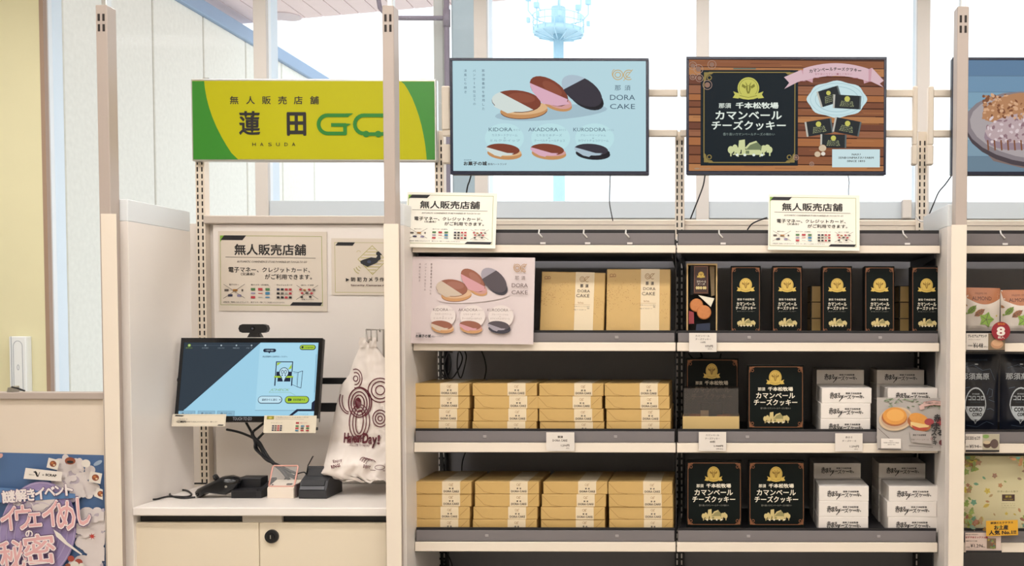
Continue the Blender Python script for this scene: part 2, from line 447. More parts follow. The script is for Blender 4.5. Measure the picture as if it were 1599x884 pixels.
for i in range(8):
    an = i*math.pi/4+0.2; r = 1.75; mb = MB(); cx_, cy_ = r*math.cos(an), r*math.sin(an)
    mb.tube([(1.5*math.cos(an),1.5*math.sin(an),zpz+0.9),(cx_,cy_,zpz+1.2),(cx_,cy_,zpz+1.9)], 0.04, tower_m, 5)
    mb.box(cx_-0.17, cx_+0.17, cy_-0.12, cy_+0.12, zpz+1.75, zpz+2.1, tower_m, 0.04); mb.box(cx_-0.1, cx_+0.1, cy_-0.1, cy_+0.1, zpz+0.5, zpz+0.8, tower_m, 0.03)
    mb.build('floodlight', tw)

# ceiling lamps of the shop (they light the room), with added ones window-side to brighten mullions and beige wall
lamp_m = mat('lamp_diffuser', '#fffaf6', emit=LAMP)
i = 0
places = ['over the kiosk counter', 'over the aisle by the kiosk', 'over the gold box shelves', 'over the aisle behind the gold boxes', 'over the cookie shelves', 'over the aisle by the cookie shelves', 'near the rear kiosk side', 'near the rear cookie side', 'by the window near the beige wall', 'by the window behind the green sign', 'by the window behind the cookie screen', 'by the window behind the cake screen']
for (lx, ly) in ((-2.0, 1.9), (-2.0, 0.1), (-0.4, 1.9), (-0.4, 0.1), (1.3, 1.9), (1.3, 0.1), (-1.4, -1.6), (0.8, -1.6), (-3.9, 3.9), (-2.0, 4.35), (0.1, 4.35), (2.0, 4.35)):
    l = thing('ceiling_light', 'long warm white ceiling lamp ' + places[i], 'lamp', (lx, ly, 3.47), group='ceiling lamps of the shop'); i += 1
    MB().box(-0.63, 0.63, -0.16, 0.16, 0.01, 0.08, alu, 0.005).build('housing', l)
    MB().box(-0.6, 0.6, -0.14, 0.14, 0, 0.012, lamp_m).build('diffuser', l)

# ------------------------------------------------------------------ shelving frame
def front_post(pxl, pxr, py, label):
    x0, x1 = X(pxl, py, YF), X(pxr, py, YF); xc = (x0+x1)/2; hw_ = (x1-x0)/2
    zt_ = Z(9, YF)
    t = thing('shelf_post', label, 'post', (xc, YF, 0), group='front posts of the shelving')
    MB().box(-hw_, hw_, 0, 0.05, 0.002, zt_, post_m, 0.002).build('upright', t)
    mb = MB()
    for s_ in (-1, 1):
        for dz in (0.0, 0.032):
            mb.box(s_*hw_*0.42-0.0035, s_*hw_*0.42+0.0035, -0.001, 0.001, zt_-0.05-dz, zt_-0.028-dz, slot_dark)
    mb.build('slot', t)
    MB().box(-hw_*0.3, hw_*0.6, 0.01, 0.04, zt_, TOPZ+0.1, alu, 0.002).build('height_adjuster', t)
    MB().box(-hw_-0.004, hw_+0.004, -0.004, 0.054, 0, 0.02, black_m, 0.002).build('foot', t)
    return t
front_post(154.4, 172, 300, 'slim greige front post at the notice board end of the kiosk')
front_post(599, 617, 270, 'slim greige front post between kiosk and gold box shelves')
front_post(1492.5, 1510.5, 290, 'slim greige front post beside the almond cookie bags')

def back_post(px, label, py=300, zlo=0.0):
    xc = X(px, py, YB)
    t = thing('slotted_upright', label, 'upright', (xc, YB, 0), group='slotted uprights at the back of the shelving')
    top = TOPZ if False else Z(205, YB)
    split = 1.80 if px > 600 else 0.0
    m_ = MB()
    if split: m_.box(-0.017, 0.017, 0, 0.036, 0, split, black_m, 0.001)
    m_.box(-0.017, 0.017, 0, 0.036, split, top, cream, 0.001).build('upright', t)
    mb = MB(); z = 0.5
    while z < top-0.03:
        for s_ in (-0.009, 0.008): mb.box(s_-0.0026, s_+0.0026, -0.0008, 0.001, z, z+0.017, slot_light if z < split else slot_dark)  # lower slots pale: light showing through is put into their colour
        z += 0.0254
    mb.build('slots', t, kind='stuff')
    return t
back_post(312.5, 'slotted upright in the corner beside the kiosk monitor')
back_post(686, 'slotted upright rising behind the notice above the gold boxes')
bp3 = back_post(1061.3, 'slotted upright between the gold box bay and the cookie bay')
back_post(1440, 'slotted upright under the bracket between the second and third screens')
back_post(1816, 'slotted upright beyond the leaf-patterned box bay')

# partitions
def partition(x0, x1, label, inner=None, inner_side=0):
    t = thing('partition_panel', label, 'panel', ((x0+x1)/2, YF, 0), group='side partitions of the shelving'); h = (x1-x0)/2; d = YB - YF
    g = 0.052
    MB().box(-h, h, 0, d+0.03, 0.0, 1.812, white_panel, 0.002).build('panel', t)
    return t
# the posts stand in the front edge, so the panels start behind them
def part2(x0, x1, z1, label, liner=None):
    t = thing('partition_panel', label, 'panel', (x0, YF+0.0505, 0), group='side partitions of the shelving'); L = 3.605 - YF
    MB().box(0, x1-x0, 0, L-0.0505, 0.0, z1, white_panel, 0.001).build('panel', t)
    MB().box(0, x1-x0, -0.0, L-0.0505, z1+0.0005, z1+0.07, mat('pale_blue_rail', '#dfe3e6', 0.3), 0.002).build('top_rail', t)
    if liner: MB().box(-0.004, -0.0002, 0.16, L-0.0505, 0.02, z1-0.02, liner).build('liner', t)
    return t
p1 = part2(XP0+0.012, XP1+0.006, 1.812, 'white side partition of the kiosk holding the monitor shadow')
p2 = part2(XM0+0.006, XM1, 1.80, 'white partition between the kiosk and the gold boxes')
p3 = part2(XR0, XR1, 1.80, 'partition beside the red circle cake boxes', charcoal)
# cover strips on the posts below the rail (the wide cream fronts)
for (x0, x1, lb) in ((XP0, XP1, 'cream'), (XM0, XM1, 'cream'), (XR0, XR1, 'cream')): pass
def cover(x0, x1, pt, z1):
    MB().box(x0-pt.location.x, x1-pt.location.x, -0.0505-0.003, -0.0507, 0, z1, cream, 0.001).build('front_cover', pt)
    return
cover(XP0, XP1, p1, 1.83); cover(XM0, XM1, p2, 1.80); cover(XR0, XR1, p3, 1.80)

# ------------------------------------------------------------------ kiosk
ZC = Z(793, 3.215, 400)
kb = thing('kiosk_back_panel', 'white back panel behind the kiosk counter', 'panel', (0, YB+0.02, 0))
xa, xb2 = XP1+0.007, XM0+0.005
MB().box(XP0-0.13, X(331, 400, YB)-0.0005, 0.018, 0.03, 0.3, 1.86, white_panel, 0.001).box(X(331, 400, YB), xb2, -0.012, 0.02, ZC+0.001, 1.855, white_panel, 0.002).build('panel', kb)
MB().box(X(320, 400, YB), xb2, -0.03, 0.02, 1.856, 1.886, mat('rail_greige', '#c9beb4', 0.4), 0.003).build('top_rail', kb)
MB().box(X(500, 750, YB), xb2, -0.10, -0.014, ZC+0.001, ZC+0.028, white_panel, 0.003).build('cable_ledge', kb)

ct = thing('counter_top', 'white kiosk counter top carrying the card readers', 'counter', (0, 3.215, ZC))
MB().box(XP1+0.008, XM0+0.004, 0, YB+0.018-3.215, -0.027, 0, white_panel, 0.003).build('slab', ct)
cab = thing('base_cabinet', 'cream two-door cabinet with round black lock under the kiosk', 'cabinet', (0, 3.24, 0))
zc1 = ZC-0.0275; ztop_d = Z(817, 3.235, 400)
xd0, xdm, xd1 = X(201, 850, 3.235), X(403.5, 850, 3.235), X(603, 850, 3.235)
MB().box(XP1+0.009, XM0+0.003, 0.02, 0.5, 0.0, zc1-0.0005, black_m).build('carcass', cab)
MB().box(X(376, 811, 3.235), X(438, 811, 3.235), 0.005, 0.02, ztop_d, zc1-0.001, mat('lock_strip', '#b9b0a4', 0.5), 0.001).build('strike_plate', cab)
for (x0, x1) in ((xd0, xdm-0.001), (xdm+0.001, xd1)):
    d = MB().box(x0, x1, 0.0, 0.019, 0.06, ztop_d, door_cream, 0.002).build('door', cab)
lk = P(424, 838, 3.235)
mb = MB(); mb.tube([(lk.x, -0.009, lk.z), (lk.x, 0.0, lk.z)], [0.021, 0.0225], black_m, 28); mb.tube([(lk.x, -0.013, lk.z), (lk.x, -0.009, lk.z)], 0.012, black_gloss, 20)
mb.box(lk.x-0.0015, lk.x+0.0015, -0.0138, -0.0128, lk.z-0.006, lk.z+0.006, steel); mb.ms and mb.build('lock', cab, label='round black lock with key slot')

# ------------------------------------------------------------------ green sign board
def sign_board():
    Y = YB - 0.035; c = P(491, 252, Y); wd = W(380, Y); h = W(127, Y)
    t = thing('sign_board', 'yellow and green shop sign board above the kiosk', 'sign', (c.x, Y, Z(252, Y, 490)))
    green = mat('sign_green', '#378a2a', 0.35); yel = mat('sign_yellow', '#bcb905', 0.5, spec=0.3); dg = mat('logo_green', '#1c7d22', 0.4)
    MB().box(-wd/2, wd/2, 0, 0.03, 0, h, alu, 0.003).build('frame', t)
    mb = MB().box(-wd/2+0.007, wd/2-0.007, -0.0012, 0.0, 0.007, h-0.008, yel); mb.build('face', t)
    # zoom coordinates: x = (px-280)*3.275, y = py*3.275
    a = Art((68, 400, 1312, 827), wd, h, y=-0.0013)
    L = [(137,413),(140,450),(148,500),(160,550),(176,600),(196,650),(220,700),(245,745),(270,785),(303,818),(76,818),(76,413)]
    a.poly(L, green)
    R_ = [(1116,413),(1133,428),(1150,455),(1172,498),(1190,545),(1205,590),(1218,640),(1228,690),(1236,740),(1241,790),(1243,818),(1303,818),(1303,413)]
    R_ = [((x-1116)*1.0+1116+18, y) for x, y in R_][:-2] + [(1303,818),(1303,413)]
    a.poly(R_, green)
    for ch, x0 in zip('無人販売店舗', (266, 349, 430, 511, 591, 673)): a.text(ch, x0, 491, x0+43, 532, ink, 0.02, 3)
    a.text('蓮', 313, 570, 416, 689, ink, 0.03, 3); a.text('田', 557, 577, 648, 691, ink, 0.045, 3)
    for ch, x0 in zip('HASUDA', (377, 416, 458, 498, 540, 578)): a.text(ch, x0, 731, x0+18, 749, ink, 0.01, 3)
    wd_ = 19
    arc = lambda cx, cy, r, a0, a1, n=14: [(cx + r*math.cos(math.radians(a0+(a1-a0)*i/n)), cy + r*math.sin(math.radians(a0+(a1-a0)*i/n))) for i in range(n+1)]
    a.line([(862,589)] + arc(762, 636, 47, 270, 90) + [(849,683),(849,639),(784,639)], wd_, dg)
    a.poly([(855,579),(892,579),(862,598),(850,598)], dg)
    a.poly([(855,631),(880,634),(858,646)], dg)
    a.line([(950,589)] + arc(946, 636, 47, 270, 90, 12) + [(955,686),(1020,686),(1060,684)] + arc(1066, 640, 42, 90, -80, 12) + [(1040,589),(950,589)], wd_, dg)
    a.ell(956, 686, 17, 17, dg); a.ell(1017, 686, 17, 17, dg)
    a.build('lettering', t)
    for x in (-wd/2+0.05, wd/2-0.05): MB().box(x-0.012, x+0.012, 0.012, 0.03, h, h+0.006, alu).build('clip', t)
sign_board()

# ------------------------------------------------------------------ shelves
LEV = {0: (359, 364, 383, 395, 372), 1: (516, 520, 535, 548.5, 523), 2: (670, 674, 692, 707, 678.5), 3: (824.5, 829, 847, 862, 831.5)}
BAYS = [('gold box', XM1+0.002, XG-0.002), ('cookie', XG+0.002, XR0-0.005), ('pouch', XR1+0.002, XR1+0.90)]
LNAME = {0: 'top', 1: 'upper', 2: 'middle', 3: 'lower', 4: 'bottom'}
def zs(k): return Z(LEV[k][4], 3.335) if k else Z(386, 3.335)
edge_m = mat('guard_black', '#141318', 0.4)
def shelf(k, bi):
    nm, x0, x1 = BAYS[bi]; yg0, ya0, yl0, yl1, ysf = LEV[k]
    t = thing('shelf', '%s shelf of the %s bay with cream front lip' % (LNAME[k], nm), 'shelf', ((x0+x1)/2, YL, 0), group='shelves of the %s bay' % nm)
    h = (x1-x0)/2; zl0, zl1 = Z(yl1, YL), Z(yl0, YL); sz = zs(k)
    MB().box(-h+0.006, h-0.006, 0.018, YB-0.005-YL, sz-0.022, sz, charcoal, 0.001).build('board', t)
    MB().box(-h, h, 0, 0.017, zl0, zl1, cream, 0.0015).box(-h, h, 0.001, 0.017, zl0-0.0015, zl0-0.0001, slot_dark).build('front_lip', t)
    MB().box(-h+0.002, h-0.002, 0.010, 0.0175, zl1+0.0003, Z(yg0, YL+0.01), edge_m).build('guard', t)
    mb = MB().box(-h+0.004, h-0.004, 0.003, 0.0085, zl1+0.0005, Z(ya0, YL), holder, 0.001)
    mb.box(-h+0.004, h-0.004, 0.0015, 0.003, zl1+0.004, zl1+0.0075, holder)
    mb.build('label_holder', t)
    n = 3 if k == 0 else 2
    for i in range(n):
        xc = -h + 2*h*((i+0.47+0.08*(k % 2))/n) + (0.03 if k == 2 else 0)
        if k == 0:
            xc = -h + 2*h*((0.48, 0.65, 0.81)[i] if bi == 0 else (0.16, 0.36, 0.86)[i]); zt_ = Z(yg0, YL)
            MB().tube([(xc, 0.012, zt_), (xc, 0.0005, zt_-0.012), (xc+0.012, -0.001, zt_-0.026)], 0.0028, slot_light, 6).box(xc+0.005, xc+0.022, -0.001, 0.003, zl1+0.003, zl1+0.009, slot_light).build('clip', t)  # white clip shapes stand for reflections of the acrylic supports
        else:
            MB().box(xc-0.006, xc+0.006, 0.001, 0.003, (zl1+Z(ya0,YL))/2-0.003, (zl1+Z(ya0,YL))/2+0.006, mat('clear_tab', '#9a9594', 0.3), 0.001).build('clip', t)
    # side bracket under the board
    for s_ in (-1, 1): MB().prismx([(0.02, sz-0.0225), (0.44, sz-0.0225), (0.44, sz-0.075), (0.34, sz-0.06), (0.02, sz-0.035)], s_*(h-0.012)-0.002, s_*(h-0.012)+0.002, charcoal).build('bracket', t)
for bi in range(3):
    for k in range(4): shelf(k, bi)
LEV[4] = (978, 982, 1001, 1016, 985)
for bi in range(3): shelf(4, bi)

for bi, (nm, x0, x1) in enumerate(BAYS):
    if bi == 0: x0 = XM0+0.009
    if bi == 1: x1 = XR1-0.001
    h = (x1-x0)/2; t = thing('bay_back_panel', 'dark grey back panel of the %s bay' % nm, 'panel', ((x0+x1)/2, YB+0.041, 0), group='back panels of the shelving')
    MB().box(-h-0.001, h+0.001, 0, 0.015, 0.02, Z(361, YB+0.04), mat('back_panel_grey', '#8b8a8f', 0.5, noise=0.04, scale=3)).build('panel', t)
    MB().box(-h-0.001, h+0.001, -0.001, 0.02, Z(360.5, YB+0.04), Z(343, YB+0.04), cream, 0.003).build('top_rail', t)
    MB().box(-h, h, -0.003, -0.001, Z(352, YB+0.04), Z(351, YB+0.04), post_m).build('rail_groove', t)

# ------------------------------------------------------------------ product art
medal = mat('medal_gold', '#d2b45c', 0.3, 0.3, noise=0.1, scale=60); medal_d = mat('medal_dark_gold', '#8d6c22', 0.4)
deep = mat('deep_green_card', '#060f0e', 0.4, spec=0.15); copper = mat('copper_foil', '#8a5a3c', 0.35, 0.4, noise=0.15, scale=90)
ltext = mat('pale_lettering', '#e4dcc8', 0.5); farm_m = mat('farm_gold', '#c9b67c', 0.4); farm_d = mat('farm_shade', '#8f8656', 0.5)
def scr(n, c, e=2**-EXPO): return mat('screen_' + n, c, emit=e, rough=0.25, spec=0.04)
def cow_medal(a, cx, cy, r, M, ribbon=True):
    g, d = M['gold'], M['gold_d']
    a.ell(cx, cy, r, r, g, n=28)
    a.ring(cx, cy, r*0.86, r*0.86, r*0.04, d)
    a.poly([(cx-r*.2,cy-r*.25),(cx+r*.2,cy-r*.25),(cx+r*.22,cy+r*.1),(cx+r*.1,cy+r*.5),(cx-r*.1,cy+r*.5),(cx-r*.22,cy+r*.1)], d)
    a.poly([(cx-r*.2,cy-r*.15),(cx-r*.55,cy-r*.4),(cx-r*.62,cy-r*.15),(cx-r*.3,cy+r*.05)], d)
    a.poly([(cx+r*.2,cy-r*.15),(cx+r*.55,cy-r*.4),(cx+r*.62,cy-r*.15),(cx+r*.3,cy+r*.05)], d)
    a.poly([(cx-r*.18,cy-r*.25),(cx-r*.3,cy-r*.6),(cx-r*.08,cy-r*.3)], d); a.poly([(cx+r*.18,cy-r*.25),(cx+r*.3,cy-r*.6),(cx+r*.08,cy-r*.3)], d)
    a.poly([(cx-r*.06,cy-r*.2),(cx+r*.06,cy-r*.2),(cx+r*.04,cy+r*.3),(cx-r*.04,cy+r*.3)], g)
    if ribbon:
        y = cy + r*0.55
        a.poly([(cx-r*1.4,y-r*.25),(cx-r*.9,y-r*.05),(cx-r*.9,y+r*.42),(cx-r*1.45,y+r*.35),(cx-r*1.25,y+r*.05)], g)
        a.poly([(cx+r*1.4,y-r*.25),(cx+r*.9,y-r*.05),(cx+r*.9,y+r*.42),(cx+r*1.45,y+r*.35),(cx+r*1.25,y+r*.05)], g)
        a.poly([(cx-r*1.02,y-r*.12),(cx-r*.5,y+r*.08),(cx,y+r*.14),(cx+r*.5,y+r*.08),(cx+r*1.02,y-r*.12),(cx+r*1.02,y+r*.3),(cx+r*.5,y+r*.46),(cx,y+r*.52),(cx-r*.5,y+r*.46),(cx-r*1.02,y+r*.3)], g)
        a.line([(cx-r*.8,y+r*.14),(cx,y+r*.32),(cx+r*.8,y+r*.14)], r*.05, d)
def camembert(a, dst, M, small=False):
    """dark cookie box front; source frame 160..584 x 312..740"""
    a.push((158, 316, 584, 740) if not small else (228, 316, 508, 900), dst)
    co, tx, fm, fd = M['copper'], M['text'], M['farm'], M['farm_d']
    if small: x0, x1, y0, y1 = 240, 496, 332, 890
    else: x0, x1, y0, y1 = 170, 574, 328, 728
    th = 6
    c = 22
    a.line([(x0+c,y0),(x1-c,y0)], th*.7, co); a.line([(x0+c,y1),(x1-c,y1)], th*.7, co)
    a.line([(x0,y0+c),(x0,y1-c)], th*.7, co); a.line([(x1,y0+c),(x1,y1-c)], th*.7, co)
    for sx, ex in ((1, x0), (-1, x1)):
        for sy, ey in ((1, y0), (-1, y1)):
            a.poly([(ex,ey),(ex+sx*44,ey),(ex+sx*34,ey+sy*9),(ex+sx*20,ey+sy*11),(ex+sx*11,ey+sy*20),(ex+sx*9,ey+sy*34),(ex,ey+sy*44)], co)
            a.ring(ex+sx*24, ey+sy*24, 9, 9, 4, co)
    if not small:
        cow_medal(a, 367, 398, 48, M)
        a.text('那須', 236, 465, 290, 487, tx, 0.02); a.text('千本松牧場', 312, 462, 500, 488, tx, 0.045)
        a.text('カマンベール', 222, 500, 515, 537, tx, 0.03, 3); a.text('チーズクッキー', 205, 543, 533, 583, tx, 0.03, 3)
        a.text('香り高いカマンベールチーズの味わい', 255, 596, 485, 609, M['dim'], 0.0, 1)
        fy = 625
    else:
        cow_medal(a, 368, 480, 58, M)
        a.text('那須 千本松牧場', 290, 596, 448, 614, tx, 0.02, 1)
        a.text('カマンベール', 284, 628, 455, 660, tx, 0.03); a.text('チーズクッキー', 276, 664, 462, 694, tx, 0.03)
        a.text('香り高いカマンベールの味わい', 286, 704, 450, 711, M['dim'], 0.0, 1)
        fy = 762
    dy = fy - 625; sx_ = 1.0 if not small else 0.84; f = lambda pts: [((x-367)*sx_+367, y+dy) for x, y in pts]
    for (x, y, rx, ry) in ((290,672,14,17),(308,664,12,16),(322,676,12,15),(436,668,14,17),(452,660,12,12),(463,672,12,15),(420,676,13,15)):
        a.ell((x-367)*sx_+367, y+dy, rx, ry, fm, n=12); a.poly(f([(x-3,y+ry-3),(x+3,y+ry-3),(x+3,y+ry+12),(x-3,y+ry+12)]), fm)
    a.poly(f([(326,630),(352,626),(354,672),(322,672)]), fm); a.poly(f([(372,642),(402,632),(428,658),(424,676),(360,676),(352,664)]), fd)
    a.poly(f([(372,642),(402,632),(408,638),(376,650),(360,668),(352,664)]), fm)
    a.poly(f([(338,672),(420,672),(424,694),(338,694)]), fm); a.poly(f([(356,676),(372,676),(372,690),(356,690)]), fd)
    a.line(f([(300,692),(440,692)]), 5, fm)
    for x in (318, 352, 392, 428): a.ell((x-367)*sx_+367, 695+dy, 7, 6, tx, n=8)
    a.pop()
MP = dict(gold=medal, gold_d=medal_d, copper=copper, text=ltext, farm=farm_m, farm_d=farm_d, dim=mat('dim_lettering', '#8d8a80', 0.5))

def dora_pair(a, M, cx, cy, s, kind):
    """small half-dipped pancake sandwich"""
    bun, top, dip, fill = M[kind]
    a.ell(cx+6*s, cy+10*s, 80*s, 28*s, bun, 4); a.ell(cx+8*s, cy+2*s, 76*s, 20*s, fill, 3)
    a.ell(cx-2*s, cy-9*s, 78*s, 27*s, top, 4)
    a.ell(cx-2*s, cy-9*s, 78*s, 27*s, dip, 4, cut=((cx-85*s, cy-22*s), (cx+50*s, cy+16*s)))
    a.poly([(cx-60*s,cy+5*s),(cx+50*s,cy+8*s),(cx+28*s,cy+17*s),(cx,cy+15*s),(cx-12*s,cy+25*s),(cx-40*s,cy+18*s)], dip)
def dora(a, dst, M):
    a.push((347, 282, 1237, 790), dst)
    tx = M['text']; bun, top, dip, fill = M['ki']
    a.vtext('那須御養卵を使用した', 488, 318, 512, 14, tx); a.vtext('パンケーキ仕立ての', 447, 318, 490, 14, tx); a.vtext('洋風どら焼き', 406, 318, 435, 14, tx)
    if 'shade' in M: a.ell(800, 520, 260, 34, M['shade'], -4)
    a.ell(675, 512, 110, 38, bun, -3); a.ell(680, 500, 104, 30, fill, -3)
    a.ring(675, 514, 106, 35, 3, M['edge'], -3, 10, 170); a.ell(640, 470, 114, 50, M['edge'], 4); a.ell(640, 467, 113, 50, top, 4); a.ell(665, 452, 62, 22, M['sheen'], 6)
    a.ell(640, 467, 113, 50, dip, 4, cut=((562, 425), (705, 500)))
    a.poly([(536,492),(600,524),(636,516),(660,504),(690,498),(660,480),(560,470)], dip)
    bun, top, dip, fill = M['aka']
    a.ell(832, 482, 66, 30, bun, 14); a.ell(835, 470, 62, 30, fill, 16)
    a.ell(791, 423, 99, 52, M['edge'], 32); a.ell(790, 420, 98, 52, top, 32); a.ell(806, 408, 52, 22, M['sheen'], 34)
    a.ell(790, 420, 98, 52, dip, 32, cut=((704, 384), (880, 460)))
    a.poly([(712,420),(760,478),(830,490),(888,480),(850,452),(740,400)], dip)
    bun, top, dip, fill = M['kuro']
    a.ell(962, 450, 88, 48, bun, 28); a.ell(960, 442, 88, 46, fill, 28)
    a.ell(942, 420, 104, 58, top, 32)
    a.ell(942, 420, 104, 58, dip, 32, cut=((868, 405), (952, 352)) if False else ((960, 360), (880, 402)))
    a.ring(1108, 346, 23, 22, 4, M['gold']); a.ring(1108, 346, 13, 12, 4, M['gold']); a.ring(1092, 340, 10, 18, 3, M['gold'], a0=90, a1=270)
    a.ring(1158, 346, 23, 22, 4, M['gold'], a0=60, a1=300); a.ring(1158, 346, 13, 12, 4, M['gold'], a0=60, a1=300); a.line([(1135,372),(1176,322)], 3, M['gold'])
    a.text('那', 1094, 394, 1121, 418, tx); a.text('須', 1139, 394, 1166, 418, tx)
    a.text('DORA', 1072, 438, 1187, 462, tx, 0.0, 3); a.text('CAKE', 1072, 480, 1187, 503, tx, 0.0, 3)
    for (cx, n_, x0, x1, j, k) in ((585,'KIDORA',513,621,'きどら','ki'), (790,'AKADORA',695,832,'あかどら','aka'), (993,'KURODORA',903,1052,'くろどら','kuro')):
        a.ell(cx+ (8 if k != 'ki' else 0), 638, 90, 68, M['halo'], n=30)
        a.text(n_, x0, 590, x1, 607, tx, 0.0); a.text(j, x1+5, 596, x1+38, 605, M['dim'], 0, 1)
        a.text({'ki':'カスタードクリーム','aka':'とちおとめチーズ','kuro':'ブルーベリージャム'}[k], cx-58, 619, cx+60, 630, M['dim'], 0, 1); a.text('×', cx-3, 635, cx+5, 641, M['dim'], 0, 1)
        a.text({'ki':'ミルクホイップ','aka':'クーベルチュールチョコ','kuro':'ホワイトチョコクリーム'}[k], cx-68, 644, cx+72, 655, M['dim'], 0, 1)
        dora_pair(a, M, cx-6, 700, 1.0, k)
    a.text('那須高原', 398, 737, 432, 743, tx, 0, 1); a.text('お菓子の城', 397, 747, 503, 765, ink, 0.05); a.text('那須ハートランド', 508, 754, 594, 764, ink, 0.02, 1)
    a.pop()

# ------------------------------------------------------------------ wall screens
def tv(px0, px1, py0, py1, label, draw, screen_col, Y=3.66):
    wd, h = X(px1, 180, Y)-X(px0, 180, Y), Z(py0, Y, (px0+px1)/2)-Z(py1, Y, (px0+px1)/2)
    t = thing('wall_screen', label, 'screen', ((X(px1, 180, Y)+X(px0, 180, Y))/2, Y, Z(py1, Y, (px0+px1)/2)), group='screens above the shelves')
    MB().box(-wd/2, wd/2, 0.0, 0.03, 0, h, black_m, 0.004).box(-wd*0.3, wd*0.3, 0.03, 0.055, h*0.15, h*0.8, black_m, 0.01).build('housing', t)
    b = 0.010; bb = 0.013
    mb = MB()
    for q in ((-wd/2, wd/2, h-b, h), (-wd/2, wd/2, 0, bb), (-wd/2, -wd/2+b, bb, h-b), (wd/2-b, wd/2, bb, h-b)): mb.box(q[0], q[1], -0.004, 0.0, q[2], q[3], mat('bezel', '#1c2238', 0.25), 0.001)
    mb.build('bezel', t)
    s_ = MB().box(-wd/2+b, wd/2-b, -0.001, 0.0, bb, h-b, screen_col).build('display', t)
    a = Art((0, 0, 1000, 560), wd-2*b, h-b-bb, y=-0.0012); a.A[3] += bb - 0
    # clip band follows the offset
    a.clip = False; a.oz = bb
    def _emit(q, m, a=a, Wd=wd-2*b, z0=bb, z1=h-b):
        for fn in (lambda p: p[0]+Wd/2, lambda p: Wd/2-p[0], lambda p: p[1]-z0, lambda p: z1-p[1]):
            if min(fn(p) for p in q) < 0:
                q = clip_half(q, fn)
                if len(q) < 3: return
        ar = sum(q[i][0]*q[(i+1)%len(q)][1] - q[(i+1)%len(q)][0]*q[i][1] for i in range(len(q)))
        if ar < 0: q = q[::-1]
        a.mb.face([(p[0], a.y, p[1]) for p in q], m)
    a._emit = _emit; a.eps = 0.00004
    draw(a); a.build('displayed_picture', t)
    return t
S = {}
def D1(a):
    M = dict(edge=scr('crust', '#5c2a1e'), sheen=scr('sheen', '#8a4a36'), text=scr('slate', '#44596a'), dim=scr('slate2', '#7a93a1'), gold=scr('gold', '#c2a873'), halo=scr('halo', '#b9dde2'), shade=scr('cakeshade', '#9fbac6'),
             ki=(scr('bun', '#c08d5c'), scr('brown', '#7c3d2b'), scr('creamdip', '#cfd9d4'), scr('fillk', '#d9b184')),
             aka=(scr('bun', '#c08d5c'), scr('brown', '#7c3d2b'), scr('pink', '#d6a9ba'), scr('filla', '#cf9a95')),
             kuro=(scr('dark', '#1f1e26'), scr('dark2', '#34303a'), scr('greydip', '#a9bcc9'), scr('fillb', '#15151c')))
    a.push((0,0,1000,560),(0,0,1000,560)); 
    a.poly([(0,0),(1000,0),(1000,60),(0,140)], scr('bg_hi', '#b4d6df')) if False else None
    dora(a, (0, 0, 1000, 560), M); a.pop()
